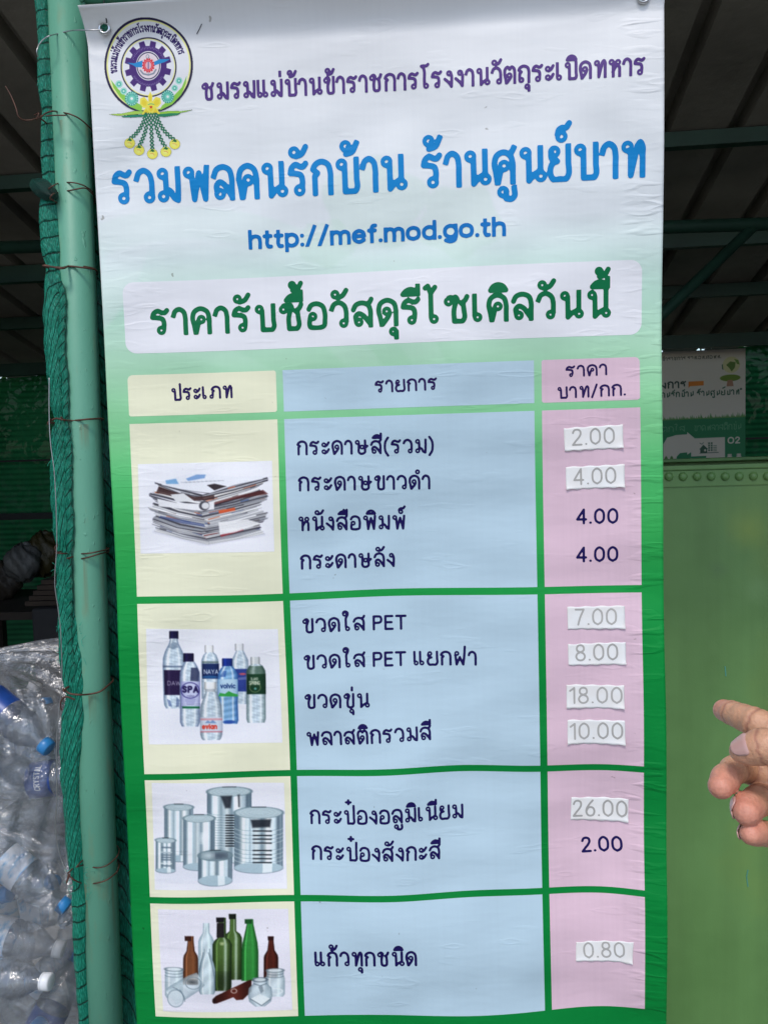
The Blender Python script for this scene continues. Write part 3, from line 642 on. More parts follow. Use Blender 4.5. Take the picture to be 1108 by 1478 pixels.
# newspapers
p = Ras([(199, 670), (392.7, 665), (396, 796), (203, 799)], (170, 600), .4242, 270, 186, WH)
LE = lambda t: (122 + 10 * math.sin(t * 23) + 26 * max(0, t - .7) * 2.2 + 30 * max(0, .25 - t), 392 - 165 * t + 0)      # left end of layer t (0 bottom, 1 top)
CO = lambda t: (300 + 14 * math.sin(t * 17 + 1), 437 - 168 * t)
RI = lambda t: (494 + 12 * math.sin(t * 19 + 2), 400 - 190 * t)
p.poly([(122, 395), (300, 440), (500, 404), (470, 380), (160, 372)], (150, 155, 168), .5, 8)
NL = 50
pal = [(232, 234, 238), (208, 211, 218), (234, 232, 230), (220, 223, 229), (238, 239, 242), (196, 200, 208), (150, 154, 164), (70, 70, 80)]
for i in range(NL):
    t0, t1 = i / NL, (i + 1.3) / NL
    jl, jr = rnd.uniform(-9, 9), rnd.uniform(-9, 9)
    c = pal[rnd.randrange(len(pal))]
    (xa, ya), (xb, yb), (xc, yc) = LE(t0), CO(t0), RI(t0); (xd, yd), (xe, ye), (xf, yf) = LE(t1), CO(t1), RI(t1)
    dip = rnd.uniform(2, 9)
    p.poly([(xa + jl, ya), ((xa + xb) / 2, (ya + yb) / 2 + dip), (xb, yb), ((xb + xc) / 2, (yb + yc) / 2 + dip * .5), (xc + jr, yc), (xf + jr, yf), ((xe + xf) / 2, (ye + yf) / 2 + dip * .5), (xe, ye), ((xd + xe) / 2, (yd + ye) / 2 + dip), (xd + jl, yd)], c)
    dk = rnd.choice([(40, 40, 52), (66, 66, 78), (96, 98, 108)])
    p.line([(xa + jl, ya), ((xa + xb) / 2, (ya + yb) / 2 + dip), (xb, yb)], rnd.uniform(1, 2.6), dk, rnd.uniform(.25, .8))
    p.line([(xb, yb), ((xb + xc) / 2, (yb + yc) / 2 + dip * .5), (xc + jr, yc)], rnd.uniform(.8, 2.), dk, rnd.uniform(.25, .8))
    for _ in range(rnd.randrange(4)):
        u = rnd.random(); w = rnd.uniform(.05, .25); side = rnd.random() < .5
        A1, A2 = ((xa + jl, ya), (xb, yb)) if side else ((xb, yb), (xc + jr, yc))
        g = lambda q: (A1[0] + (A2[0] - A1[0]) * q, A1[1] + (A2[1] - A1[1]) * q - 2)
        cc = rnd.choice([(44, 60, 120), (120, 40, 36), (30, 30, 40), (30, 30, 40), (60, 90, 150), (200, 92, 50), (70, 60, 56)])
        p.line([g(u), g(min(1, u + w))], rnd.uniform(2, 4.5), cc, rnd.uniform(.5, .95))
p.poly([(146, 340), (215, 352), (296, 368), (300, 378), (220, 366), (140, 347)], (40, 56, 108), .6)
p.poly([(140, 240), (200, 262), (262, 276), (330, 270), (330, 284), (255, 290), (130, 262)], (60, 36, 36), .8)
p.poly([(310, 300), (400, 274), (495, 252), (512, 266), (400, 284), (312, 308)], (84, 36, 36), .75)
p.poly([(345, 322), (400, 312), (402, 322), (347, 333)], (206, 88, 50), .9)
p.poly([(350, 405), (428, 382), (430, 389), (355, 412)], (150, 50, 62), .8)
p.poly([(135, 282), (200, 296), (292, 300), (330, 290), (330, 318), (290, 324), (140, 308)], (214, 216, 224)); p.ell(296, 306, 18, 16, (60, 60, 70), .9); p.ell(300, 306, 13, 11, (200, 202, 210))
p.poly([(180, 268), (225, 264), (262, 290), (200, 294)], (206, 209, 216))
p.poly([(345, 362), (440, 352), (490, 366), (400, 396), (350, 404)], (222, 224, 230), .9)
p.poly([(150, 236), (148, 222), (246, 196), (282, 194), (390, 208), (492, 204), (494, 216), (400, 236), (316, 264), (262, 258), (210, 250)], (216, 220, 232))
p.line([(150, 236), (210, 250), (262, 258), (316, 264), (400, 236), (494, 216)], 2.2, (80, 80, 92), .8)
p.poly([(165, 232), (162, 220), (198, 214), (208, 232)], (96, 150, 200), .8); p.poly([(232, 214), (268, 200), (300, 200), (296, 212), (240, 222)], (84, 130, 190), .7)
for q in range(10): p.line([(215 + q * 14, 226 - q * .6), (236 + q * 14, 228 - q * .8)], 1.5, (120, 124, 138), .6)
p.poly([(304, 236), (330, 231), (372, 240), (330, 254)], (40, 32, 36), .9)
p.build('printed_photo', pm, banner)
# plastic bottles
p = Ras([(211, 907.5), (401, 908), (407.7, 1072), (215, 1074.5)], (190, 850), .2256, 270, 234, WH)
p.ell(520, 870, 400, 90, (214, 219, 236), .6, 0, 60)
clr = lambda x, y, n: np.array([196, 212, 226.])[None] + (14 * np.sin(y * .13 + 3 * n) + 10 * np.sin(y * .31 - 5 * n))[:, None]
dkw = lambda x, y, n: np.array([176, 194, 212.])[None] + (16 * np.sin(y * .09 + 4 * n))[:, None]
HI = [(-.55, .14, (244, 248, 252), .8), (.5, .1, (238, 244, 250), .6), (.1, .12, (150, 168, 190), .35), (-.2, .08, (140, 160, 184), .3)]
def cap(cx, y0, y1, w, c): p.cyl(cx, [(y0, w * .92), (y0 + 5, w), (y1, w)], c, sh(c, .55), hi=[(-.4, .2, sh(c, 1.5), .5)], k=4)
cap(273, 268, 318, 30, (34, 30, 66))
p.cyl(273, [(316, 24), (345, 30), (400, 58), (440, 70), (500, 72), (700, 66), (740, 62), (762, 50)], clr, (104, 124, 150), hi=HI)
p.poly([(232, 372), (262, 340), (292, 340), (300, 372), (270, 384)], (86, 104, 130), .5); p.cyl(273, [(488, 72), (500, 70)], (60, 74, 104), (50, 60, 90), .6)
p.cyl(273, [(516, 64), (676, 60)], (44, 32, 70), (30, 22, 52), hi=[(-.5, .1, (80, 70, 104), .5)], k=3); p.text('DAW', 232, 614, 84, 28, .12, (190, 190, 208), .8)
p.poly([(228, 700), (250, 712), (262, 752), (240, 748)], (60, 84, 140), .6); p.poly([(290, 690), (310, 706), (306, 750), (286, 752)], (50, 70, 120), .6)
cap(692, 346, 392, 27, (214, 218, 226))
p.cyl(696, [(390, 22), (410, 32), (450, 52), (500, 54), (640, 50), (700, 46), (735, 40)], clr, (120, 138, 160), hi=HI)
p.cyl(703, [(508, 44), (654, 40)], (52, 70, 142), (36, 46, 108), k=3); p.ell(712, 541, 22, 7, (200, 90, 96), .8); p.line([(690, 572), (732, 568)], 16, (112, 124, 178), .7)
cap(500, 356, 404, 28, (222, 225, 231))
p.cyl(505, [(402, 24), (420, 42), (450, 54), (480, 56), (700, 54)], clr, (112, 130, 152), hi=HI)
p.cyl(507, [(458, 52), (472, 53)], (80, 96, 100), (60, 80, 80), .7); p.cyl(509, [(474, 54), (560, 54), (571, 52)], (30, 48, 96), (22, 32, 70), k=3); p.ell(505, 560, 50, 9, (60, 130, 190), .5)
p.text('NAYA', 466, 541, 92, 30, .13, (212, 220, 236))
cap(615, 440, 492, 33, (30, 52, 130))
blu = lambda x, y, n: np.array([120, 168, 212.])[None] + (20 * np.sin(y * .16 + 2 * n))[:, None]
p.cyl(618, [(490, 30), (510, 48), (540, 62), (580, 64), (700, 64), (720, 62), (840, 66), (862, 58)], blu, (52, 92, 150), hi=HI)
p.poly([(566, 560), (590, 520), (612, 520), (604, 560)], (40, 76, 150), .6); p.ell(624, 850, 40, 12, (30, 66, 150), .8)
p.cyl(618, [(574, 63), (684, 63)], (178, 206, 228), (120, 156, 194), k=4); p.poly([(556, 684), (566, 662), (600, 668), (622, 650), (650, 664), (681, 672), (681, 686)], (60, 158, 78))
p.text('volvic', 570, 634, 96, 34, .17, (28, 52, 110))
cap(792, 432, 480, 29, (200, 206, 212))
p.cyl(796, [(478, 26), (490, 44), (520, 60), (560, 62), (700, 61), (830, 62), (856, 54)], clr, (96, 116, 120), hi=HI)
p.cyl(796, [(490, 40), (520, 58), (545, 60)], (70, 98, 84), (40, 64, 54), .8, hi=[(-.3, .2, (190, 206, 200), .6)]); p.cyl(798, [(542, 60), (672, 61)], (32, 66, 46), (20, 42, 32), k=3)
p.ell(790, 628, 34, 30, (150, 160, 120), .7, 4); p.text('SPRING', 752, 612, 70, 26, .16, (196, 206, 190)); p.text('SLAND', 762, 582, 48, 18, .16, (190, 200, 186)); p.ell(792, 636, 8, 8, (120, 190, 190), .7)
cap(368, 408, 464, 34, (32, 26, 64))
p.cyl(376, [(462, 30), (490, 48), (530, 64), (580, 66), (760, 64), (850, 64), (878, 52)], clr, (92, 108, 140), hi=HI)
p.poly([(384, 500), (424, 500), (436, 530), (432, 590), (378, 584)], (52, 58, 90), .85); p.cyl(380, [(588, 62), (762, 60)], (186, 192, 222), (120, 124, 172), k=4)
p.ell(378, 646, 58, 50, (70, 66, 132), .9, 7); p.text('SPA', 326, 662, 106, 46, .26, (40, 34, 84)); p.text('reine', 358, 690, 46, 18, .16, (90, 90, 140), .8)
for q in range(4): p.line([(346 + q * 4, 706 + q * 10), (412 - q * 4, 704 + q * 10)], 5, (96, 98, 160), .55)
p.cyl(382, [(748, 56), (762, 56)], (40, 120, 80), (30, 90, 64))
cap(505, 592, 640, 37, (226, 228, 232)); p.cyl(505, [(636, 32), (656, 34)], (184, 190, 198), (130, 140, 152))
p.cyl(511, [(654, 34), (690, 48), (740, 66), (800, 70), (930, 70), (956, 62), (966, 52)], clr, (110, 124, 140), hi=HI)
p.cyl(512, [(818, 70), (912, 72)], (196, 206, 222), (150, 160, 180), k=5); p.poly([(470, 856), (490, 838), (505, 850), (520, 834), (545, 858)], (96, 130, 180), .8)
p.cyl(512, [(826, 70), (838, 70)], (206, 130, 140), (180, 110, 120), .7); p.cyl(512, [(908, 71), (916, 71)], (190, 90, 104), (160, 80, 96), .7); p.text('evian', 452, 896, 96, 36, .2, (204, 56, 40))
p.build('printed_photo', pm, banner)
# tin cans
p = Ras([(219, 1130), (410, 1130), (414.4, 1283), (223.5, 1284.5)], (200, 1100), .2166, 270, 220, (220, 222, 236))
p.ell(540, 740, 420, 60, (196, 204, 220), .5, 0, 50)
def can(x0, x1, yt, yb, eh, ribs=(), lid=True, dark=None, open_=False):
    cx, w = (x0 + x1) / 2, (x1 - x0) / 2
    met = lambda x, y, n: np.array([176, 194, 206.])[None] + (34 * np.sin(n * 6 + x0) + 22 * np.sin(n * 13 + x1))[:, None]
    hh = [(-.62, .1, (240, 246, 248), .9), (.38, .13, (244, 248, 250), .95), (.80, .08, (70, 88, 104), .7), (-.1, .10, (232, 240, 244), .6), (-.86, .07, (84, 104, 120), .6), (.12, .06, (104, 126, 142), .6), (-.36, .05, (116, 138, 152), .55)]
    p.cyl(cx, [(yt, w), (yb, w)], met, (84, 104, 120), hi=hh, k=6)
    p.ell(cx, yb, w, eh, lambda x, y: np.where((np.abs(x - cx - .36 * w) < .2 * w)[:, None], (214, 226, 234.), (164, 186, 200.))); p.ell(cx, yb + 2, w, eh, (60, 70, 84), .0)
    p.line([(cx + w * 1.0 * math.cos(a), yb + eh * math.sin(a)) for a in np.linspace(.05, math.pi - .05, 15)], 3.5, (92, 108, 124), .9)
    for y in ribs:
        pts = lambda dy: [(cx + w * math.cos(a), y + dy + eh * .8 * math.sin(a)) for a in np.linspace(.08, math.pi - .08, 17)]
        p.line(pts(0), 3, (110, 134, 150), .8); p.line(pts(5), 3, (222, 234, 240), .7)
        if dark: p.line([(dark[0], y + eh * .75), (dark[1], y + eh * .78)], 9, (26, 30, 38), .9)
    p.ell(cx, yt, w, eh, (176, 194, 204) if not open_ else (120, 140, 152)); p.ell(cx, yt, w, eh, (106, 128, 140), .9, 4)
    if open_: p.ell(cx + w * .25, yt + 2, w * .45, eh * .5, (66, 74, 90), .8, 0, 12); p.ell(cx - w * .4, yt, w * .35, eh * .55, (196, 210, 218), .8, 0, 10)
    else:
        for k in (.84, .66, .45): p.ell(cx, yt, w * k, eh * k, (136, 158, 170), .8, 2.5); p.ell(cx, yt + 3, w * k, eh * k, (212, 224, 230), .6, 2)
    p.line([(cx - w * .3, yt - eh * .95), (cx + w * .3, yt - eh * .95)], 6, (50, 58, 66), .8)
can(172, 366, 298, 640, 22); can(458, 752, 196, 640, 32, [330 + 17 * k for k in range(13)], dark=(584, 634))
p.poly([(548, 226), (622, 224), (614, 306), (578, 308)], (34, 38, 48), .85, 4); p.poly([(660, 218), (674, 216), (676, 300), (664, 302)], (44, 48, 58), .8, 3)
can(300, 510, 372, 694, 26); p.ell(436, 506, 20, 34, (232, 240, 246), .8, 0, 14)
can(638, 962, 338, 705, 38, [432, 462, 486, 512, 562, 590, 616, 642], dark=(764, 884)); p.poly([(746, 386), (884, 382), (876, 436), (758, 440)], (34, 38, 48), .88, 4)
can(114, 248, 520, 722, 17); 
for y in (568, 602, 618, 634, 650, 690): p.line([(156, y), (216, y)], 11, (86, 104, 122), .75)
p.line([(150, 600), (222, 600)], 6, (220, 232, 238), .8); p.line([(150, 674), (222, 674)], 7, (220, 232, 238), .8)
can(400, 626, 620, 788, 36, open_=True)
p.build('printed_photo', pm, banner)
# glass
p = Ras([(228, 1312.5), (416, 1312), (422, 1458), (235.7, 1460)], (200, 1280), .2166, 270, 210, (216, 216, 230))
p.ell(560, 690, 380, 70, (200, 203, 216), .6, 0, 60)
gcl = lambda x, y, n: np.array([188, 204, 214.])[None] + (12 * np.sin(y * .06 + 3 * n))[:, None]
def glass(cx, prof, c, e, dark=None, **k):
    p.cyl(cx, prof, c, e, k=3, hi=[(-.55, .08, np.minimum(np.array(c(np.zeros(1), np.zeros(1), np.zeros(1))[0] if callable(c) else c) * 1.7 + 22, 250), .55), (.35, .16, sh(c if not callable(c) else (188, 204, 214), 1.25), .5)], **k)
glass(455, [(236, 20), (262, 21), (300, 22), (330, 42), (356, 52), (560, 52), (600, 50)], gcl, (128, 152, 166))
glass(352, [(322, 20), (352, 20), (420, 28), (450, 46), (470, 50), (636, 52), (644, 50)], (112, 72, 48), (52, 30, 24)); p.cyl(333, [(322, 22), (354, 21)], (64, 36, 30), (40, 20, 20))
grn = lambda x, y, n: np.array([74, 100, 52.])[None] * (1 - .3 * sst(420, 640, y))[:, None]
glass(632, [(180, 20), (290, 22), (310, 48), (336, 60), (600, 60), (612, 56)], grn, (26, 44, 22)); p.cyl(627, [(178, 24), (212, 22)], (30, 36, 30), (20, 26, 20))
glass(745, [(214, 20), (246, 22), (300, 34), (370, 50), (430, 56), (620, 56)], (52, 128, 62), (22, 72, 30)); p.cyl(732, [(214, 23), (244, 22)], (34, 84, 44), (20, 54, 28))
glass(561, [(202, 24), (330, 26), (350, 50), (376, 64), (660, 62), (684, 52)], grn, (22, 36, 20)); p.cyl(547, [(200, 27), (232, 25)], (30, 28, 34), (20, 18, 24)); p.cyl(549, [(236, 24), (332, 25)], (40, 36, 38), (24, 22, 26)); p.ell(560, 372, 12, 9, (210, 220, 180), .7, 0, 5)
p.poly([(500, 560), (620, 560), (620, 684), (520, 684)], (20, 26, 20), .35, 30)
glass(884, [(330, 18), (360, 17), (420, 24), (452, 44), (470, 48), (600, 48)], (76, 34, 26), (36, 16, 16)); p.cyl(881, [(328, 19), (354, 18)], (48, 20, 20), (30, 14, 14))
glass(462, [(404, 20), (440, 22), (500, 44), (540, 54), (690, 54), (708, 44)], gcl, (104, 124, 138)); p.line([(436, 430), (420, 500), (412, 560)], 5, (70, 86, 100), .8); p.line([(470, 430), (492, 500), (512, 600), (514, 680)], 5, (80, 98, 112), .7)
p.cyl(560, [(610, 22), (660, 26), (690, 50), (740, 58), (900, 58), (906, 52)], (88, 46, 36), (36, 18, 18), rot=R(-66), piv=(500, 742), a=.0)
p.poly([(498, 740), (520, 718), (620, 670), (660, 652), (735, 616), (756, 612), (756, 690), (700, 745), (656, 748), (636, 728), (524, 770), (506, 770)], lambda x, y: np.array([76, 36, 30.])[None] * (.75 + .5 * np.exp(-((x - 640) / 60) ** 2))[:, None]); p.ell(510, 752, 14, 19, (44, 22, 22)); p.ell(640, 686, 18, 14, (214, 200, 196), .8, 5)
def jar(x0, x1, y0, y1, neck):
    cx = (x0 + x1) / 2; w = (x1 - x0) / 2
    glass(cx, [(y0, neck), (y0 + .2 * (y1 - y0), neck), (y0 + .34 * (y1 - y0), w), (y0 + .9 * (y1 - y0), w), (y1, w * .8)], gcl, (122, 144, 156), a=.85)
    for k in (0, .1, .2): p.line([(cx + neck * math.cos(a), y0 + k * (y1 - y0) + 8 + 12 * math.sin(a)) for a in np.linspace(0, math.pi, 10)], 4, (84, 100, 114), .75)
    p.ell(cx, y0 + 8, neck, 13, (206, 216, 224), .7); p.ell(cx, y0 + 8, neck, 13, (96, 112, 124), .8, 4); p.ell(cx, y1 - .2 * (y1 - y0), w * .75, 18, (226, 232, 238), .7, 4)
jar(178, 300, 536, 740, 60); jar(846, 976, 546, 730, 56)
p.cyl(300, [(560, 50), (620, 62), (760, 66), (800, 62)], gcl, (120, 140, 154), rot=R(58), piv=(320, 690), a=.75, k=3); p.ell(370, 634, 52, 40, (110, 128, 142), .8, 5); p.ell(362, 628, 30, 14, (50, 58, 66), .7, 0, 8)
p.ell(250, 740, 54, 58, (192, 204, 214), .8); p.ell(250, 740, 54, 58, (120, 138, 152), .8, 6)
for k in range(3): p.line([(232 + 24 * k, 664 + 8 * k), (290 + 10 * k, 692 + 18 * k), (304 + 4 * k, 730 + 14 * k)], 5, (108, 126, 140), .8)
p.cyl(813, [(600, 48), (640, 46), (670, 76), (720, 80), (760, 72), (794, 30)], gcl, (112, 132, 146), a=.85, k=3)
p.ell(812, 614, 46, 14, (196, 206, 214), .8); p.ell(812, 614, 46, 14, (84, 98, 112), .9, 5); p.line([(770, 640), (812, 654), (856, 640)], 5, (84, 98, 112), .8); p.poly([(748, 740), (812, 710), (880, 742), (822, 786)], (216, 224, 230), .8); p.line([(748, 740), (822, 788), (880, 744)], 5, (70, 84, 98), .8); p.poly([(800, 660), (826, 650), (836, 690), (818, 706)], (100, 114, 126), .6)
p.build('printed_photo', pm, banner)
# emblem
q0 = [(145, 22), (284, 22), (284, 230), (145, 230)]
p = Ras(q0, (130, 0), 300 / 1108, 300, 440)
NV = (40, 34, 74); YL = (232, 232, 160)
p.ell(313, 345, 232, 250, (226, 229, 240)); p.ell(313, 345, 221, 239, YL, 1, 9); p.ell(313, 345, 230, 248, NV, 1, 11)
LG = (140, 200, 80)
p.poly([(110, 418), (150, 470), (205, 520), (280, 560), (276, 592), (214, 566), (160, 514), (126, 464)], LG); p.poly([(516, 400), (490, 462), (440, 515), (384, 560), (372, 586), (440, 552), (488, 500), (512, 440)], LG)
p.ell(313, 355, 146, 156, (224, 227, 240)); p.ell(313, 355, 140, 150, YL, 1, 5); p.ell(313, 355, 146, 156, NV, 1, 7)
PU = (74, 46, 120); gear = []
for k in range(12):
    for da, rr in ((-.16, 100), (-.12, 125), (.12, 125), (.16, 100)):
        a = (k + .0) * math.pi / 6 + da + .24; gear.append((310 + rr * math.cos(a), 350 + rr * 1.09 * math.sin(a)))
p.poly(gear, PU); p.ell(312, 347, 66, 78, (228, 228, 238)); p.ell(312, 347, 60, 70, (44, 38, 84), 1, 5)
p.ell(312, 347, 57, 66, (226, 214, 226))
for a0, t_, flip in ((-2.75, 'โรงงานวัตถุระเบิดทหาร', 1), (2.55, 'กรมการอุตสาหกรรมทหาร', -1)):
    for k in range(26):
        a = a0 + flip * (k / 25) * (2.35 if flip > 0 else 1.95); rr = 88 + 3 * (k % 2)
        p.line([(312 + (rr - 3) * math.cos(a), 350 + (rr - 3) * 1.1 * math.sin(a)), (312 + (rr + 4) * math.cos(a + .03), 350 + (rr + 4) * 1.1 * math.sin(a + .03))], 2.5, (150, 140, 190), .75)
p.line([(270, 372), (285, 390), (312, 396), (340, 388), (352, 368)], 9, (130, 140, 160), .9); p.line([(312, 300), (312, 396)], 5, (140, 146, 160), .7); p.ell(308, 298, 8, 10, (130, 140, 160), .9, 3)
gr2 = []
for k in range(14):
    for da, rr in ((-.16, 29), (-.1, 35), (.1, 35), (.16, 29)): a = k * math.pi / 7 + da; gr2.append((312 + rr * math.cos(a), 345 + rr * 1.12 * math.sin(a)))
p.poly(gr2, (218, 56, 72)); p.ell(312, 345, 16, 20, (226, 180, 196)); p.line([(312, 328), (312, 362)], 5, (80, 100, 160)); p.ell(312, 345, 22, 26, (240, 200, 205), .7, 2)
p.poly([(196, 330), (236, 334), (282, 318), (278, 356), (246, 354), (230, 344)], (44, 140, 208)); p.poly([(342, 326), (372, 312), (428, 312), (398, 328), (372, 336), (344, 346)], (44, 140, 208))
L_, w_ = layout('ชมรมแม่บ้านข้าราชการโรงงานวัตถุระเบิดทหาร', .17, .22)
for l in L_:
    pts = []
    for x_, y_ in l:
        a = math.pi + .16 + (x_ / w_) * (math.pi - .20) * 1.015 - .34; rr = 168 + y_ * 36
        pts.append((313 + rr * math.cos(a), 349 + rr * 1.075 * math.sin(a)))
    p.line(pts, 5.6, (44, 26, 92))
for cx, cy, r_ in ((155, 445, 19), (180, 482, 18), (452, 466, 17), (475, 427, 18), (223, 522, 36), (415, 512, 33)):
    p.ell(cx, cy, r_, r_ * 1.05, (120, 205, 190)); p.ell(cx, cy, r_ * .82, r_ * .86, (186, 228, 222), 1, 3); p.ell(cx, cy, r_ * .5, r_ * .52, (70, 170, 160), 1, 3); p.ell(cx, cy, r_ * .2, r_ * .2, (230, 242, 240))
    if r_ > 30:
        for k in range(16): a = k * math.pi / 8; p.ell(cx + r_ * .9 * math.cos(a), cy + r_ * .95 * math.sin(a), 4, 4, (40, 140, 130))
        p.ell(cx, cy, r_ * .66, r_ * .7, (40, 140, 132), 1, 2.5)
p.poly([(104, 606), (170, 602), (240, 588), (290, 590), (280, 604), (220, 608), (150, 614)], (168, 208, 92)); p.poly([(545, 582), (490, 590), (420, 588), (370, 596), (380, 608), (470, 600), (515, 592)], (150, 204, 76))
p.poly([(168, 616), (230, 608), (300, 608), (300, 618), (220, 623), (176, 622)], (46, 136, 112)); p.poly([(360, 606), (430, 600), (482, 600), (470, 610), (400, 620), (362, 618)], (46, 136, 100))
YF = (236, 222, 92)
for pts in ([(322, 484), (310, 510), (314, 548), (332, 548), (334, 508)], [(268, 522), (290, 512), (314, 540), (310, 570), (284, 572), (266, 550)], [(376, 520), (352, 512), (330, 540), (336, 570), (362, 570), (380, 548)],
            [(320, 560), (296, 572), (276, 608), (300, 606), (326, 600)], [(328, 560), (356, 572), (376, 604), (352, 606), (324, 600)], [(312, 548), (338, 548), (346, 584), (326, 606), (304, 584)]):
    p.poly(pts, YF)
    c0 = np.mean(pts, 0); p.poly([tuple(c0 + (np.array(z) - c0) * .6) for z in pts], (226, 206, 60))
p.line([(312, 554), (322, 550), (330, 550), (342, 554)], 5, (120, 190, 110)); p.poly([(318, 562), (334, 562), (330, 574), (322, 574)], (204, 60, 50))
p.poly([(294, 596), (304, 596), (306, 606), (290, 606)], (40, 44, 60)); p.poly([(346, 596), (358, 598), (360, 608), (344, 606)], (40, 44, 60))
DG = (30, 128, 92)
for k, (ex, ey) in enumerate(((212, 757), (262, 795), (333, 815), (405, 803), (452, 762))):
    sx = 300 + k * 13; cvx = (sx + ex) / 2 + (sx - ex) * .28; cvy = (605 + ey) / 2 + 10
    path = [((1 - t) ** 2 * sx + 2 * t * (1 - t) * cvx + t * t * ex, (1 - t) ** 2 * 600 + 2 * t * (1 - t) * cvy + t * t * (ey - 18)) for t in np.linspace(0, 1, 10)]
    for a, b in zip(path[:-1], path[1:]):
        mx, my = (a[0] + b[0]) / 2, (a[1] + b[1]) / 2; dx, dy = (b[0] - a[0]), (b[1] - a[1]); L2 = math.hypot(dx, dy); nx_, ny_ = -dy / L2 * 9, dx / L2 * 9
        p.line([a, (mx + nx_, my + ny_), b, (mx - nx_, my - ny_), a], 5.5, DG)
    p.ell(ex, ey + 4, 28, 27, (240, 226, 96)); p.ell(ex - 4, ey + 8, 14, 12, (248, 236, 140), .8, 0, 6); p.line([(ex - 10, ey + 2), (ex + 4, ey + 2), (ex + 10, ey + 10)], 3, (214, 120, 70), .8)
    p.poly([(ex - 16, ey - 8), (ex - 2, ey - 24), (ex + 14, ey - 12), (ex + 4, ey - 6), (ex - 6, ey - 10)], (30, 110, 70))
p.build('printed_emblem', pm, banner, key=(226, 229, 238))
# stray pen scratch on the white top
MB().tube([surf(*uv(284.5, 48.5), .0003), surf(*uv(288, 43), .0004), surf(*uv(293, 34), .0003)], .0006, 6).build('scratch', simple('scratch_ink', (.08, .08, .1), .6), banner)

# ------------------------------------------------------------------ post, tube, net, wires
def px_of(v): return v
POSTM, n_, l_, p_ = newmat('post_paint')
f_ = noise(n_, l_, 9, 6, scaled(n_, l_, 1, 1, .5, 'Object'))
c1 = ramp(n_, l_, f_, [(.3, C4((.105, .325, .215))), (.7, C4((.130, .375, .252)))])
ru = ramp(n_, l_, noise(n_, l_, 14, 6, scaled(n_, l_, 3, 3, .8, 'Object')), [(.58, (0, 0, 0, 1)), (.72, (.42, .42, .42, 1))])
mx = n_.new('ShaderNodeMix'); mx.data_type = 'RGBA'; l_.new(ru, mx.inputs[0]); l_.new(c1, mx.inputs[6]); mx.inputs[7].default_value = (.22, .24, .13, 1); pos = n_.new('ShaderNodeNewGeometry'); sp_ = n_.new('ShaderNodeSeparateXYZ'); l_.new(pos.outputs['Position'], sp_.inputs[0]); tot = None
for zt_s, ln in ((at(150, 806, 0)[2], .10), (at(150, 1276, 0)[2], .13), (at(100, 172, 0)[2], .03), (at(150, 1004, 0)[2], .05), (at(120, 612, 0)[2], .04)):     # rust runs below the wires
    q = n_.new('ShaderNodeMapRange'); q.inputs[1].default_value = zt_s - ln; q.inputs[2].default_value = zt_s; l_.new(sp_.outputs[2], q.inputs[0])
    q = math2(n_, l_, 'MULTIPLY', q.outputs[0], math2(n_, l_, 'LESS_THAN', sp_.outputs[2], zt_s)); tot = q if tot is None else math2(n_, l_, 'ADD', tot, q)
stk = ramp(n_, l_, noise(n_, l_, 1, 3, scaled(n_, l_, 75, 75, 2.5)), [(.50, (0, 0, 0, 1)), (.66, (.75, .75, .75, 1))])
mr = n_.new('ShaderNodeMix'); mr.data_type = 'RGBA'; l_.new(math2(n_, l_, 'MULTIPLY', tot, stk), mr.inputs[0]); l_.new(mx.outputs[2], mr.inputs[6]); mr.inputs[7].default_value = (.17, .12, .05, 1)
l_.new(mr.outputs[2], p_.inputs['Base Color'])
p_.inputs['Roughness'].default_value = .48
drip = ramp(n_, l_, noise(n_, l_, 1, 2, scaled(n_, l_, 150, 150, 70, 'Object')), [(.66, (0, 0, 0, 1)), (.74, (1, 1, 1, 1))])
l_.new(bump(n_, l_, drip, .0009, .7, bump(n_, l_, noise(n_, l_, 120, 3, scaled(n_, l_, 1, 1, 1, 'Object')), .0008, .35)), p_.inputs['Normal'])
YP, RP = .027, .0275
pa, pb = at(95.5, 0, YP), at(151, 1478, YP)
dirp = (pb - pa) / (pb[2] - pa[2])
ptop, pbot = pa + dirp * (2.62 - pa[2]), pa + dirp * (0.0 - pa[2])
def post_x(z): return (pa + dirp * (z - pa[2]))[0]
post = empty('green_post', tuple(pbot)); tag(post, 'pale green painted round steel post with a welded top tube, left of the banner', 'post')
def under(o, root): o.parent = root; o.matrix_parent_inverse = Matrix.Translation(root.location).inverted(); return o
under(MB().tube([pbot, pbot + (ptop - pbot) * .5, ptop], RP, 40).build('post_tube', POSTM, None, True), post)
tz = at(124, 3, YP)[2] + .0125
t0 = np.array([post_x(tz) + RP * .8, YP, tz]); xb = at(480, -8, YP)
sl_ = (at(300, -6, YP)[2] - at(124, 3, YP)[2]) / (at(300, -6, YP)[0] - at(124, 3, YP)[0])
t1 = np.array([1.9, YP, tz])
under(MB().tube([t0, t1], .0155, 24).build('top_tube', POSTM, None, True), post)
# ragged weld between the two
wm = MB()
for k in range(14):
    a = k / 14 * 2 * math.pi; c = t0 + np.array([.004, .017 * math.cos(a), .017 * math.sin(a)])
    wm.lathe([(.0003, -.004), (.0035, -.002), (.004, .001), (.0003, .004)], 8, Matrix.Translation(Vector(c)) @ Matrix.Rotation(a * 3, 4, 'Y'))
under(wm.build('weld_bead', POSTM, None, True), post)
foot = MB().box((pbot[0] - .08, YP - .08, 0), (pbot[0] + .08, YP + .08, .008)); under(foot.build('base_plate', POSTM), post)

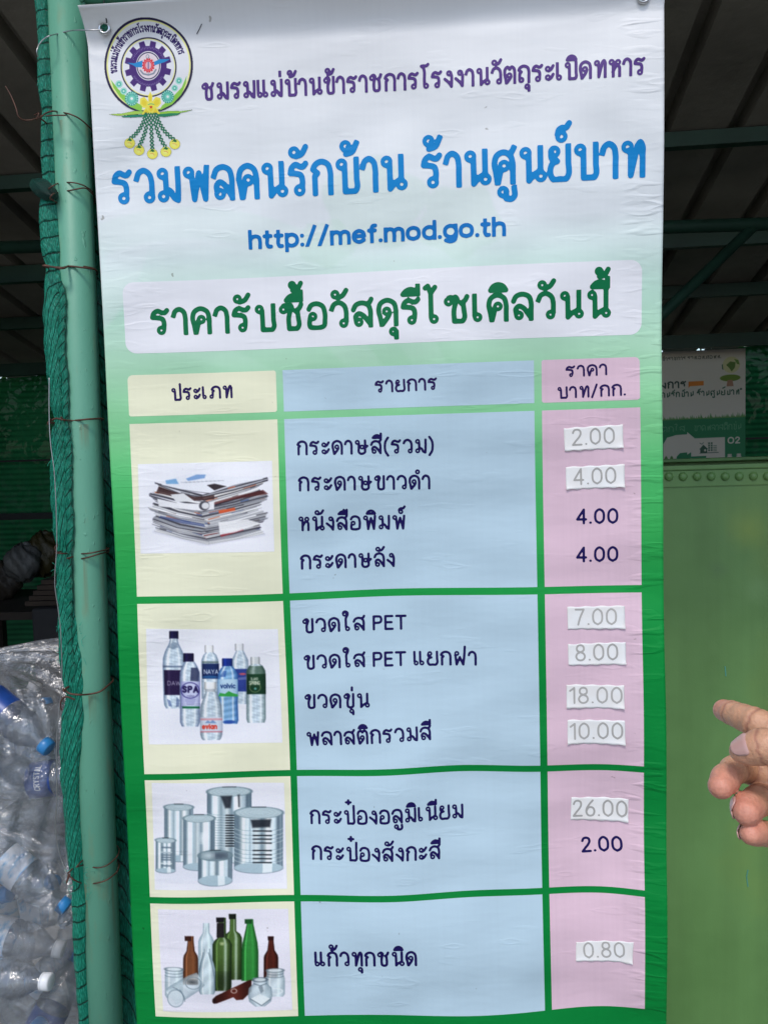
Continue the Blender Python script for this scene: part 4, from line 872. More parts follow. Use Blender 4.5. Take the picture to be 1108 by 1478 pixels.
# green shade net: rolled edge tied along the post, and a strip stretched behind the banner
def netmat(name, st=1.0):
    m, n, l, p = newmat(name)
    uvn = n.new('ShaderNodeUVMap'); uvn.uv_map = 'UVMap'; mp = n.new('ShaderNodeMapping'); l.new(uvn.outputs[0], mp.inputs[0])
    nz = noise(n, l, 3, 3, uvn.outputs[0]); sep = n.new('ShaderNodeSeparateXYZ'); l.new(uvn.outputs[0], sep.inputs[0])
    w = math2(n, l, 'ADD', math2(n, l, 'MULTIPLY', sep.outputs[1], 1.0), math2(n, l, 'MULTIPLY', nz, .35))
    w = math2(n, l, 'ADD', w, math2(n, l, 'MULTIPLY', sep.outputs[0], st))
    fr = math2(n, l, 'FRACT', w, 0); tri = math2(n, l, 'ABSOLUTE', math2(n, l, 'SUBTRACT', fr, .5), 0)
    stitch = n.new('ShaderNodeTexWave'); stitch.inputs['Scale'].default_value = 9; stitch.inputs['Distortion'].default_value = 1.5; stitch.bands_direction = 'X'; l.new(uvn.outputs[0], stitch.inputs[0])
    line = ramp(n, l, math2(n, l, 'ADD', tri, math2(n, l, 'MULTIPLY', stitch.outputs['Fac'], .05)), [(.03, (0, 0, 0, 1)), (.10, (1, 1, 1, 1))])
    sv_ = n.new('ShaderNodeMapping'); sv_.inputs['Scale'].default_value = (34, 3, 1); l.new(uvn.outputs[0], sv_.inputs[0])
    strand = noise(n, l, 1, 3, sv_.outputs[0])
    base = ramp(n, l, strand, [(.28, (.001, .075, .044, 1)), (.5, (.003, .19, .115, 1)), (.78, (.04, .46, .32, 1))])
    mx = n.new('ShaderNodeMix'); mx.data_type = 'RGBA'; l.new(line, mx.inputs[0]); mx.inputs[6].default_value = (.004, .018, .012, 1); l.new(base, mx.inputs[7])
    l.new(mx.outputs[2], p.inputs['Base Color']); p.inputs['Roughness'].default_value = .26; p.inputs['Specular IOR Level'].default_value = .4
    h = math2(n, l, 'ADD', math2(n, l, 'MULTIPLY', strand, 1.0), math2(n, l, 'MULTIPLY', line, .8))
    l.new(bump(n, l, h, .0024, 1), p.inputs['Normal']); return m
def weavemat(name):
    m, n, l, p = newmat(name); uvn = n.new('ShaderNodeUVMap'); uvn.uv_map = 'UVMap'
    w1 = n.new('ShaderNodeTexWave'); w1.inputs['Scale'].default_value = 2.6; w1.bands_direction = 'X'; w2 = n.new('ShaderNodeTexWave'); w2.inputs['Scale'].default_value = 1.9; w2.bands_direction = 'Y'
    for w in (w1, w2): w.inputs['Distortion'].default_value = .6; l.new(uvn.outputs[0], w.inputs[0])
    f = math2(n, l, 'MULTIPLY', w1.outputs['Fac'], w2.outputs['Fac'])
    l.new(ramp(n, l, f, [(.12, (.002, .02, .015, 1)), (.45, (.004, .12, .08, 1)), (.9, (.03, .34, .24, 1))]), p.inputs['Base Color']); p.inputs['Roughness'].default_value = .35
    l.new(bump(n, l, f, .002, .9), p.inputs['Normal']); return m
NETM = netmat('net_roll', .35); NETF = netmat('net_strip', .9)
prof = [(-60, 49, 69), (0, 50, 70), (50, 54, 72), (62, 55, 72), (72, 54, 73), (120, 54, 75), (160, 60, 77), (172, 59, 77), (225, 59, 80), (262, 61, 82), (280, 60, 82), (300, 56, 85), (340, 58, 89), (370, 62, 92), (384, 66, 92),
        (398, 66, 93), (450, 64, 94), (520, 66, 97), (590, 74, 101), (606, 78, 100), (620, 74, 103), (700, 72, 106), (770, 78, 106), (798, 83, 104), (812, 81, 106), (850, 82, 109), (920, 84, 119), (960, 88, 124), (998, 95, 126), (1008, 93, 127),
        (1060, 88, 124), (1120, 88, 117), (1170, 93, 117), (1245, 98, 122), (1274, 104, 125), (1300, 104, 127), (1380, 106, 126), (1430, 110, 129), (1500, 117, 133), (1600, 122, 138)]
nv_ = []; nf_ = []; uvs = []; NR = 40; rows = 420
py_ = np.linspace(-50, 1590, rows); L_e = np.interp(py_, [a for a, _, _ in prof], [b for _, b, _ in prof]); R_e = np.interp(py_, [a for a, _, _ in prof], [c for _, _, c in prof])
ties = [58, 166, 271, 385, 606, 800, 1003, 1262]
YN = .010
for i in range(rows):
    y = py_[i]; pL, pR = at(L_e[i], y, YN), at(R_e[i] + 2, y, YN); c = (pL + pR) / 2; hw = (pR[0] - pL[0]) / 2
    pinch = min(1, min(abs(y - t) for t in ties) / 26)
    tw = i * .013
    for k in range(NR):
        a = 2 * math.pi * k / NR
        dg = float(sst(395, 470, np.array(y))) * (1 - float(sst(1230, 1290, np.array(y))))
        fold = .86 + .14 * pinch * abs(math.sin(1.5 * (a + tw) + .6 * math.sin(i * .05))) + (.04 * math.sin(7 * a + i * .07) + .02 * math.sin(11 * a - i * .13)) * (1.2 - .5 * pinch)
        bead = 1 + .045 * math.sin(i * .55 + (1.5 if math.sin(a) > .3 else 0)) * (1 if y > 420 else .5)
        rx = hw * fold * bead; ry = (.75 * hw + .003) * fold * bead
        nv_.append((c[0] + rx * math.cos(a), c[1] + ry * math.sin(a), c[2]))
        uvs.append((k / NR * 2 - .35 * i / 50, y / 23.0 + dg * 2.2 * math.cos(a) + dg * .5 * math.sin(y * .021)))
for i in range(rows - 1):
    for k in range(NR): nf_.append((i * NR + k, i * NR + (k + 1) % NR, (i + 1) * NR + (k + 1) % NR, (i + 1) * NR + k))
net = empty('shade_net', (float(at(85, 700, YN)[0]), YN, 0)); tag(net, 'green plastic shade net, rolled and tied along the left of the post', 'shade net')
def setuv(o, uvs):
    la = o.data.uv_layers.new(name='UVMap'); idx = np.zeros(len(o.data.loops), int); o.data.loops.foreach_get('vertex_index', idx)
    la.data.foreach_set('uv', np.array(uvs, np.float32)[idx].ravel())
o = mesh('rolled_edge', nv_, [f[::-1] for f in nf_], NETM, None, True); setuv(o, uvs); under(o, net)
bv = []; buv = []; bn_ = 16; br = 300; by_ = np.linspace(405, 1000, br); xo = np.interp(by_, [405, 450, 520, 600, 700, 790, 860, 920, 1000], [90, 89.5, 91, 96, 100, 101, 99, 101, 106])
for i in range(br):
    y = by_[i]; c = at(xo[i] + 1.2 * math.sin(y * .06), y, -.0035); tie = min(1, min(abs(y - t) for t in ties) / 14)
    rr = (.0036 + .0016 * abs(math.sin(y * .155 + .4 * math.sin(y * .03)))) * (.55 + .45 * tie) * float(sst(405, 430, np.array(y))) ** .5 * float(sst(1000, 960, np.array(y))) ** .5 + .0003
    for k in range(bn_):
        a = 2 * math.pi * k / bn_; q = rr * (1 + .10 * math.sin(4 * a + y * .12)); bv.append((c[0] + q * math.cos(a), c[1] + q * math.sin(a) * .8, c[2])); buv.append((k / bn_ * 1.2 + y * .01, y / 19.0 + .3 * math.cos(a)))
o = mesh('braided_edge', bv, [(i * bn_ + (k + 1) % bn_, i * bn_ + k, (i + 1) * bn_ + k, (i + 1) * bn_ + (k + 1) % bn_) for i in range(br - 1) for k in range(bn_)][:], NETM, None, True); setuv(o, buv); under(o, net)
# a knuckle of netting pushed out between two ties
kv = []; kuv = []; kc = at(63, 273, -.006)
for j in range(17):
    for k in range(24):
        th = math.pi * j / 16; a = 2 * math.pi * k / 24; r = 1 + .08 * math.sin(5 * a + 3 * th)
        q = Vector((.021 * math.cos(th), .014 * math.sin(th) * math.cos(a) * r, .013 * math.sin(th) * math.sin(a) * r)); q.rotate(Matrix.Rotation(R(32), 3, 'Y'))
        kv.append(tuple(Vector(kc) + q)); kuv.append((a * 1.2, th * 4.2))
kf = [(j * 24 + k, j * 24 + (k + 1) % 24, (j + 1) * 24 + (k + 1) % 24, (j + 1) * 24 + k) for j in range(16) for k in range(24)]
o = mesh('net_bulge', kv, kf, weavemat('net_weave'), None, True); setuv(o, kuv); under(o, net)
for k in range(46):                          # frayed threads
    y = rnd.choice([rnd.uniform(900, 960), rnd.uniform(1255, 1300), rnd.uniform(20, 1470)]); sd_ = rnd.random() < .6; x = float(np.interp(y, [a for a, _, _ in prof], [(c if sd_ else b_) for _, b_, c in prof])) + (-2 if sd_ else 2)
    p0 = at(x, y, -.002); d = np.array([(1 if sd_ else -1) * rnd.uniform(.002, .010), -rnd.uniform(.0, .008), rnd.uniform(-.010, .010)])
    fz = MB().tube(crom([p0, p0 + d * .5 + np.array([0, -.002, rnd.uniform(-.004, .004)]), p0 + d], 4), .00028, 5)
    o = under(fz.build('frayed_thread', NETM, None, True), net); setuv(o, [(0.3, .5)] * len(fz.v))
# strip behind
sv2 = []; su2 = []; na, nb = 26, 120
for j in range(nb):
    for i in range(na):
        s_ = i / (na - 1); z = 2.30 - j / (nb - 1) * 2.2; x = post_x(z) + .012 + s_ * .16
        sv2.append((x, .066 + .006 * math.sin(j * .5 + s_ * 9) + .004 * math.sin(s_ * 25), z)); su2.append((s_ * 3, z * 26 + s_ * 2.2))
o = mesh('stretched_strip', sv2, grid_faces(na, nb), NETF, None, True); setuv(o, su2); under(o, net)

WIRE = simple('rusty_wire', (.085, .036, .022), .5, .3, .3, 60); WIRES = simple('galvanised_wire', (.45, .45, .46), .35, .9, .1, 60); WIREK = simple('black_wire', (.02, .02, .02), .5, 0, .1, 60)
def wrap(name, pts, r, mat, label, closed=True, loose=(), gnarl=0):
    """a wire bent round net and post: photo points along its visible side, lying just in front of what it holds"""
    P = []
    for x, y, e in pts:
        q = at(x, y, YP); xc = post_x(q[2])
        if e == 'p':
            d = np.clip((q[0] - xc) / (RP + r * 1.6 + .001), -1, 1); Y = YP - (RP + r * 1.6 + .001) * math.sqrt(1 - d * d)
        elif e == 'n': Y = -.0175
        else: Y = float(e)
        P.append(at(x, y, Y))
    P = crom(P, 6)
    b = MB().tube(P, r, 8)
    if closed:
        s0, s1 = P[0], P[-1]; mid = (s0 + s1) / 2; back = []
        for t in np.linspace(0, math.pi, 14):
            k = (1 + math.cos(t)) / 2; back.append(np.array([s1[0] * k + s0[0] * (1 - k), (s1[1] * k + s0[1] * (1 - k)) + (YP + RP + .006 - (s1[1] * k + s0[1] * (1 - k))) * math.sin(t), s1[2] * k + s0[2] * (1 - k)]))
        b.tube(back, r, 8)
    o = b.build(name, mat, None, True)
    for lp in loose:
        MB().tube(crom([at(x, y, Y) for x, y, Y in lp], 8), r * .9, 8).build('loose_end', mat, o, True)
    return tag(o, label, 'wire', 'wires tied round the net and the post')
N_ = 'n'
wrap('tie_wire', [(56, 64, N_), (63, 56, N_), (72, 51, N_), (84, 48, 'p'), (100, 44, 'p'), (112, 43, -.012), (130, 43, -.018), (148, 42.5, -.014)], .0009, WIRES, 'silvery wire from the top left eyelet of the banner across the post', False,
     [[(56, 64, -.014), (53, 74, -.018), (55, 82, -.012)]])
wrap('tie_wire', [(58, 170, N_), (66, 163, N_), (76, 160, N_), (84, 161, 'p'), (100, 164, 'p'), (115, 171, 'p'), (129, 183, 'p')], .0011, WIRE, 'topmost rusty wire, with a long loose end curling up into the dark', True,
     [[(60, 167, -.014), (48, 172, -.025), (36, 173, -.03), (27, 168, -.035), (23, 155, -.035), (16, 138, -.03), (8, 124, -.03)], [(58, 168, -.02), (53, 172, -.024), (56, 163, -.024), (50, 166, -.02)], [(66, 167, -.02), (80, 166, -.022), (95, 166, -.02)]])
wrap('tie_wire', [(72, 286, N_), (76, 280, N_), (86, 277, 'p'), (104, 274, 'p'), (122, 271, 'p'), (131, 277, 'p')], .0010, WIRE, 'thin rusty wire sloping up across the post just under the bulging net')
wrap('tie_wire', [(70, 272, N_), (78, 267, N_), (86, 264, 'p'), (104, 263, 'p'), (120, 267, 'p'), (130, 273, 'p')], .0010, WIRE, 'thin rusty wire level with the bulge of net, upper of two close together')
wrap('tie_wire', [(62, 383, N_), (76, 385, N_), (90, 386, N_), (100, 384, 'p'), (120, 386, 'p'), (136, 388, 'p')], .0014, WIRE, 'twisted double copper coloured wire round the post, level with the green heading', True, [[(64, 382, -.016), (80, 386, -.019), (92, 387, -.018), (103, 382, .008), (120, 384, .008), (135, 387, .02)]])
wrap('tie_wire', [(69, 610, N_), (80, 604, N_), (92, 606, N_), (104, 607, 'p'), (126, 605, 'p'), (145, 604, 'p')], .0014, WIRE, 'thick copper coloured wire tie with a wavy tail, beside the cream header cell', True,
     [[(88, 602, -.017), (100, 612, .006), (110, 611, .008), (120, 606, .009)], [(74, 609, -.016), (69, 612, -.02), (73, 604, -.02)], [(104, 618, .006), (112, 628, .008), (120, 629, .008), (127, 618, .008), (134, 617, .014)]])
wrap('tie_wire', [(80, 798, N_), (90, 799, N_), (105, 799, 'p'), (125, 799, 'p'), (142, 796, 'p'), (155, 793, 'p')], .0011, WIRE, 'rusty wire across the post beside the newspapers picture, upper of the pair', True, [[(82, 797, -.017), (79, 791, -.02), (83, 786, -.018), (80, 795, -.02)]])
wrap('tie_wire', [(97, 806, N_), (106, 808, 'p'), (125, 805, 'p'), (142, 800, 'p'), (155, 797, 'p')], .0011, WIRE, 'rusty wire across the post beside the newspapers picture, lower of the pair')
wrap('tie_wire', [(93, 995, N_), (100, 1001, N_), (115, 1003, N_), (130, 1002, 'p'), (145, 998, 'p'), (160, 986, 'p')], .0014, WIRE, 'reddish wire bent up rightwards across the post, level with the printed bottles', True, [[(95, 996, -.016), (92, 998, -.022), (91, 994, -.02)], [(108, 1010, -.016), (94, 1006, -.02), (87, 1016, -.02), (89, 1025, -.018)]])
wrap('tie_wire', [(110, 1252, N_), (123, 1249, 'p'), (140, 1253, 'p'), (155, 1249, 'p'), (168, 1238, 'p')], .0010, WIRE, 'thin curved rusty wire just above the lowest tie, level with the printed cans')
wrap('tie_wire', [(97, 1262, N_), (108, 1271, N_), (122, 1276, 'p'), (140, 1275, 'p'), (155, 1270, 'p'), (168, 1260, 'p')], .0011, WIRE, 'lowest rusty wire tie, drooping across the post under its twin', True, [[(99, 1262, -.02), (96, 1275, -.024), (101, 1262, -.02)]])
ew = tag(MB().tube(crom([at(154, 32, -.012), at(152.5, 20, -.008), at(150.5, 6, .012), at(149, -4, .03)], 6), .0010, 8).tube(crom([at(151, 10, .006), at(144, 8, .006), at(141, 16, .0), at(144, 22, .004)], 5), .0008, 6).build('hanging_wire', WIREK, None, True), 'short dark wire hanging the banner\'s top left eyelet from the tube above', 'wire')
gw = tag(MB().tube(crom([at(71, 545, -.02), at(71, 600, -.022), at(73, 640, -.024), at(79, 690, -.024), at(82, 780, -.024), at(79, 840, -.024), at(84, 880, -.022), at(88, 920, -.022), at(89, 985, -.02), at(82, 1060, -.022), at(82, 1150, -.022), at(80, 1200, -.02), at(88, 1240, -.02), at(98, 1265, -.02)], 8), .0007, 6).build('loose_wire', WIRES, None, True), 'long thin grey wire trailing down the left side of the rolled net', 'wire')

# ------------------------------------------------------------------ shed
conc, n_, l_, p_ = newmat('concrete')
l_.new(ramp(n_, l_, noise(n_, l_, 2.5, 8, scaled(n_, l_, 1, 1, 1)), [(.3, (.17, .165, .15, 1)), (.7, (.27, .26, .245, 1))]), p_.inputs['Base Color']); p_.inputs['Roughness'].default_value = .9
l_.new(bump(n_, l_, noise(n_, l_, 60, 5, scaled(n_, l_, 1, 1, 1)), .004, .5), p_.inputs['Normal'])
g = mesh('ground', [(-300, -300, 0), (300, -300, 0), (300, 300, 0), (-300, 300, 0)], [(0, 1, 2, 3)], conc); tag(g, kind='structure')
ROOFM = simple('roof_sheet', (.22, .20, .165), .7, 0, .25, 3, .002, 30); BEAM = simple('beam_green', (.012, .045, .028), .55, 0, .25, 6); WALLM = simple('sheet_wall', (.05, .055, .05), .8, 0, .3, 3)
shed = empty('open_shed', (0.6, 4, 0)); tag(shed, 'dark open shed with a corrugated roof on green steel beams, behind the banner', 'shed')
ANG = R(2.5)
def zr(Y): return 1.5 + .648 + .23 * (3.8 - Y)
def rotv(v): return [(x * math.cos(ANG) + (y - 1) * math.sin(ANG), -x * math.sin(ANG) + (y - 1) * math.cos(ANG) + 1, z) for x, y, z in v]
YF_, YB_, XL_, XR_ = -.62, 4.15, -2.6, 3.6
rv = []; rows_ = []
x = XL_; xs = []
while x < XR_:
    xs += [(x, 0), (x + .10, 0), (x + .108, .055), (x + .15, .055), (x + .158, 0)]; x += .25
for (xx, h) in xs: rv.append((xx, YF_, zr(YF_) + h)); rv.append((xx, YB_, zr(YB_) + h))
rf = [(2 * i, 2 * i + 1, 2 * i + 3, 2 * i + 2) for i in range(len(xs) - 1)]
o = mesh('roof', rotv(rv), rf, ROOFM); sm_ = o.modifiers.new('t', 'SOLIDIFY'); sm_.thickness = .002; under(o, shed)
def beam(name, Y, h, w, drop, x0=XL_, x1=XR_):
    b = MB(); z = zr(Y) - drop
    b.box((x0, Y - w / 2, z - h), (x1, Y - w / 2 + .004, z)); b.box((x0, Y - w / 2 + .004, z - .004), (x1, Y + w / 2, z)); b.box((x0, Y - w / 2 + .004, z - h), (x1, Y + w / 2, z - h + .004))
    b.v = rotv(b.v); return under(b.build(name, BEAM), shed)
def roof_at(py, d):                         # depth at which a line d below the roof is seen at that height of the photograph
    a, b = -.3, 4.1
    for _ in range(40):
        m = (a + b) / 2
        if at(1030, py, m)[2] < zr(m) - d: a = m
        else: b = m
    return m
for py, hh in ((218, .05), (360, .075), (431, .06)): beam('purlin', roof_at(py, hh), hh, .045, .004)
beam('eaves_beam', 3.80, .075, .05, .028)
def pt(px, py, Y): return at(px, py, Y)
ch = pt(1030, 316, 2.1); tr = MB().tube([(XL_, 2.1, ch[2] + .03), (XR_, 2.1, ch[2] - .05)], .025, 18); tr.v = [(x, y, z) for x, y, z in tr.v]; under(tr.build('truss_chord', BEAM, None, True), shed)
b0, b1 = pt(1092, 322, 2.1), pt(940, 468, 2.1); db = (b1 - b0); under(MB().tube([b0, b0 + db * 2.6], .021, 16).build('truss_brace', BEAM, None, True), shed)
for xw in (XL_, XR_):  # unseen side walls, added to keep the inside of the shed dark
    w = MB(); w.box((xw - .01, YF_, 0), (xw + .01, YB_, zr(YF_) + .05)); w.v = rotv(w.v); under(w.build('unseen_side_wall', WALLM), shed)
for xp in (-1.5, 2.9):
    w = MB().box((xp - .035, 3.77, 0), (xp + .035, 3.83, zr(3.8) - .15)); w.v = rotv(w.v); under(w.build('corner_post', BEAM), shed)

# back: green netting on rails, leaves behind it
m, n, l, p = newmat('back_net')
seg = n.new('ShaderNodeTexWave'); seg.bands_direction = 'Z'; seg.inputs['Scale'].default_value = 9; seg.inputs['Distortion'].default_value = .8; seg.inputs['Detail'].default_value = 2; l.new(scaled(n, l, .2, .2, 1), seg.inputs[0])
fn = noise(n, l, 2.2, 6, scaled(n, l, 1, 1, 1))
cc = ramp(n, l, math2(n, l, 'ADD', math2(n, l, 'MULTIPLY', seg.outputs['Fac'], .35), math2(n, l, 'MULTIPLY', fn, .9)), [(.3, (.006, .062, .022, 1)), (.8, (.024, .17, .060, 1))])
n.remove(p); df = n.new('ShaderNodeBsdfDiffuse'); tl = n.new('ShaderNodeBsdfTranslucent'); tp = n.new('ShaderNodeBsdfTransparent'); l.new(cc, df.inputs[0]); l.new(cc, tl.inputs[0])
a1 = n.new('ShaderNodeMixShader'); a1.inputs[0].default_value = .5; l.new(df.outputs[0], a1.inputs[1]); l.new(tl.outputs[0], a1.inputs[2]); a2 = n.new('ShaderNodeMixShader'); a2.inputs[0].default_value = .012
l.new(a1.outputs[0], a2.inputs[1]); l.new(tp.outputs[0], a2.inputs[2]); l.new(a2.outputs[0], n['Material Output'].inputs[0])
BACKN = m
bn = empty('net_fence', (.5, 4.0, 0)); tag(bn, 'dark green netting wall on dark rails at the far back of the shed', 'fence')
NX, NZ = 160, 50; V = []
ztop = at(1000, 508, 4.0)[2]
for j in range(NZ):
    for i in range(NX):
        x = -2.55 + 6.1 * i / (NX - 1); t = j / (NZ - 1)
        V.append((x, 4.0 + .02 * math.sin(x * 5 + t * 4) + .012 * math.sin(x * 13 - t * 9), .02 + t * (ztop - .02 + .02 * math.sin(x * 3.1))))
under(mesh('netting', V, grid_faces(NX, NZ), BACKN, None, True), bn)
RAILM = simple('dark_rail', (.018, .02, .02), .6)
for py, h in ((502, .02), (745, .04), (665, .012)):
    z = at(30, py, 3.96)[2]; under(MB().box((-2.55, 3.93, z - h / 2), (3.55, 3.965, z + h / 2)).build('rail', RAILM), bn)
LEAF, n, l, p = newmat('leaf_green')
l.new(ramp(n, l, noise(n, l, 3, 3, scaled(n, l, 1, 1, 1)), [(.3, (.02, .08, .015, 1)), (.7, (.09, .22, .04, 1))]), p.inputs['Base Color']); p.inputs['Roughness'].default_value = .5
def bush(cx, cy, cz, rx, rz, nl, label):
    V = []; F = []
    for _ in range(nl):
        a, b = rnd.uniform(0, 2 * math.pi), math.acos(rnd.uniform(-1, 1)); r = rnd.random() ** .4
        c = Vector((cx + rx * r * math.sin(b) * math.cos(a), cy + .5 * r * math.sin(b) * math.sin(a), cz + rz * r * math.cos(b)))
        L = rnd.uniform(.08, .2); q = Matrix.Rotation(rnd.uniform(0, 6.28), 3, 'Z') @ Matrix.Rotation(rnd.uniform(-1.2, 1.2), 3, 'Y')
        k = len(V)
        for s in ((0, 0, 0), (L * .45, L * .2, .01), (L, 0, -.02), (L * .45, -L * .2, .01)): V.append(tuple(c + q @ Vector(s)))
        F.append((k, k + 1, k + 2, k + 3))
    root = empty('bush', (cx, cy, 0)); tag(root, label, 'bush')
    under(mesh('foliage', V, F, LEAF), root); under(MB().tube([(cx, cy, 0), (cx + .03, cy, cz * .5), (cx, cy, cz)], [.03, .025, .015], 8).build('stem', RAILM, None, True), root)
bush(-2.7, 5.3, 1.7, 1.6, 1.5, 2600, 'leafy green bush beyond the netting, at the left behind the post')
bush(2.6, 5.3, 1.7, 2.0, 1.5, 3200, 'leafy green bush beyond the netting, above the grey poster')

# poster on the netting
PQ = [at(930, 500, 3.9), at(1076, 502, 3.9)]
pz1, pz0 = at(1076, 502, 3.9)[2], at(1073, 690, 3.9)[2]; px1 = at(1075, 590, 3.9)[0]; pw = .95
p = Ras([(900 + 936 * .1877 - 250 * .98, 480 + 118 * .1877), (900 + 936 * .1877, 480 + 118 * .1877), (900 + 936 * .1877, 480 + 1120 * .1877), (900 + 936 * .1877 - 250 * .98, 480 + 1120 * .1877)], (900, 480), .1877, 420, 340, (212, 210, 206))
p.X = p.X; GT = (58, 140, 100)
p.poly([(-600, 640), (940, 640), (940, 1200), (-600, 1200)], (40, 130, 90))
for k in range(150): x = -580 + k * 10.2; h = rnd.uniform(10, 44); p.poly([(x - 6, 646), (x + rnd.uniform(-6, 6), 646 - h), (x + 7, 646)], (96, 150, 90))
DKG = (60, 90, 80)
p.text('ชมรมแม่บ้านข้าราชการ รวท.อท.ศอพท.', 60, 186, 690, 26, .2, (90, 96, 92), loops=False)
p.text('โครงการ', 130, 402, 350, 56, .2, (52, 72, 66), loops=False); p.text('รวมพลคนรักบ้าน ร้านศูนย์บาท"', 90, 470, 820, 42, .19, (36, 84, 66), loops=False)
p.poly([(498, 354), (616, 354), (616, 388), (510, 390), (498, 404)], (214, 128, 40))
p.ell(828, 240, 66, 62, (205, 206, 160)); p.poly([(790, 240), (820, 214), (862, 222), (856, 262), (832, 292), (812, 262)], (96, 130, 60)); p.poly([(850, 196), (882, 206), (892, 240), (872, 236)], (110, 146, 70)); p.poly([(756, 236), (764, 232), (768, 276), (758, 270)], (80, 110, 90))
p.ell(820, 340, 78, 26, (110, 142, 52)); p.poly([(800, 356), (838, 356), (846, 404), (792, 404)], (170, 130, 110)); p.text('-', 0, 0, 1, 1, .1, (0, 0, 0)) if False else None
p.text('ขวดแตกใส', 100, 738, 370, 44, .1, (110, 172, 140), loops=False); p.text('ขวดพลาสติกขุ่น', 536, 738, 370, 44, .1, (110, 172, 140), loops=False)
p.poly([(300, 830), (330, 780), (400, 762), (486, 760), (486, 742), (546, 794), (780, 794), (780, 1040), (634, 1040), (634, 934), (516, 934), (516, 900), (486, 918), (486, 900), (430, 904), (404, 930), (400, 1040), (300, 1040)], (214, 212, 208))
p.poly([(580, 882), (612, 846), (650, 882), (642, 882), (642, 908), (730, 908), (730, 913), (580, 913), (588, 908), (588, 882)], (60, 96, 80)); p.ell(626, 890, 8, 9, (214, 212, 208))
for i in range(2):
    for j in range(4): p.poly([(650 + i * 20, 830 + j * 18), (664 + i * 20, 830 + j * 18), (664 + i * 20, 844 + j * 18), (650 + i * 20, 844 + j * 18)], (60, 96, 80), .85)
for j in range(4): p.line([(692, 858 + j * 13), (714, 858 + j * 13)], 6, (60, 96, 80), .7)
p.line([(584, 832), (600, 842), (614, 830)], 4, (60, 96, 80))
p.text('O2', 800, 848, 96, 54, .2, (214, 212, 208))
for cx in (816, 886): p.cyl(cx, [(926, 16), (944, 17), (962, 27), (1040, 27)], (206, 204, 200), (180, 180, 176))
for cx, s_ in ((322, 1), (364, -1)): p.ell(cx, 966, 15, 42, (84, 130, 70)); p.ell(cx, 1006, 12, 26, (84, 130, 70))
PM, n_, l_, p_ = newmat('poster_print'); a_ = n_.new('ShaderNodeAttribute'); a_.attribute_name = 'Col'; l_.new(a_.outputs['Color'], p_.inputs['Base Color']); p_.inputs['Roughness'].default_value = .6
l_.new(bump(n_, l_, noise(n_, l_, 5, 3, scaled(n_, l_, 1, 1, 1)), .01, .5), p_.inputs['Normal'])
q = [at(a, b, 3.9) for a, b in p.q]
po = p.build('info_poster', PM, None, place=lambda s, t: np.stack([(q[0][0] + (q[1][0] - q[0][0]) * s), 3.9 + .004 * np.sin(s * 9) + 0 * t, (q[1][2] + (q[2][2] - q[1][2]) * t) - .012 * (1 - s)], 1))
so2 = po.modifiers.new('thick', 'SOLIDIFY'); so2.thickness = .003; so2.offset = -1
tag(po, 'poster with green lower half on the netting above the green steel box', 'poster')
for xx in (1012, 1026):
    tag(MB().tube([at(xx, 497, 3.89), at(xx, 503.5, 3.89)], .004, 6).build('poster_cord', simple('cord_white', (.8, .8, .78), .6), None), 'short white cord at the poster top, ' + ('left' if xx == 1012 else 'right') + ' one of two', 'cord', 'cords holding the poster')

# green steel box (skip) with a riveted rim
SK, n_, l_, p_ = newmat('skip_paint')
vz = scaled(n_, l_, 1, 1, 1)
cA = ramp(n_, l_, noise(n_, l_, 2.6, 4, vz), [(.32, C4((.105, .232, .066))), (.55, C4((.136, .285, .088))), (.72, C4((.172, .305, .082)))])
ds = ramp(n_, l_, noise(n_, l_, 1, 5, scaled(n_, l_, 14, 14, .9)), [(.35, (.80, .80, .78, 1)), (.62, (1, 1, 1, 1))])
dm = n_.new('ShaderNodeMix'); dm.data_type = 'RGBA'; dm.blend_type = 'MULTIPLY'; dm.inputs[0].default_value = .7; l_.new(cA, dm.inputs[6]); l_.new(ds, dm.inputs[7])
scr = ramp(n_, l_, noise(n_, l_, 1, 3, scaled(n_, l_, 60, 60, 5)), [(.735, (0, 0, 0, 1)), (.76, (.5, .5, .5, 1))]); d2 = n_.new('ShaderNodeMix'); d2.data_type = 'RGBA'; l_.new(scr, d2.inputs[0]); l_.new(dm.outputs[2], d2.inputs[6]); d2.inputs[7].default_value = (.10, .14, .07, 1)
src = d2.outputs[2]
for (px_, py_), rad_, colr_, am in (((1036, 822), .05, (.10, .19, .085, 1), .5), ((1080, 765), .085, (.27, .36, .06, 1), .55), ((1092, 850), .07, (.20, .36, .15, 1), .4)):   # a dull, a yellow and a paler green patch
    vd = n_.new('ShaderNodeVectorMath'); vd.operation = 'DISTANCE'; l_.new(vz, vd.inputs[0]); vd.inputs[1].default_value = tuple(at(px_, py_, .80))
    mrg = n_.new('ShaderNodeMapRange'); mrg.interpolation_type = 'SMOOTHSTEP'; mrg.inputs[1].default_value = rad_; mrg.inputs[2].default_value = 0; mrg.inputs[4].default_value = am
    l_.new(math2(n_, l_, 'ADD', vd.outputs['Value'], math2(n_, l_, 'MULTIPLY', noise(n_, l_, 30, 3, vz), .03)), mrg.inputs[0])
    dd = n_.new('ShaderNodeMix'); dd.data_type = 'RGBA'; l_.new(mrg.outputs[0], dd.inputs[0]); l_.new(src, dd.inputs[6]); dd.inputs[7].default_value = colr_; src = dd.outputs[2]
l_.new(src, p_.inputs['Base Color']); p_.inputs['Roughness'].default_value = .42
sc_ = ramp(n_, l_, noise(n_, l_, 45, 3, vz), [(.75, (0, 0, 0, 1)), (.8, (1, 1, 1, 1))])
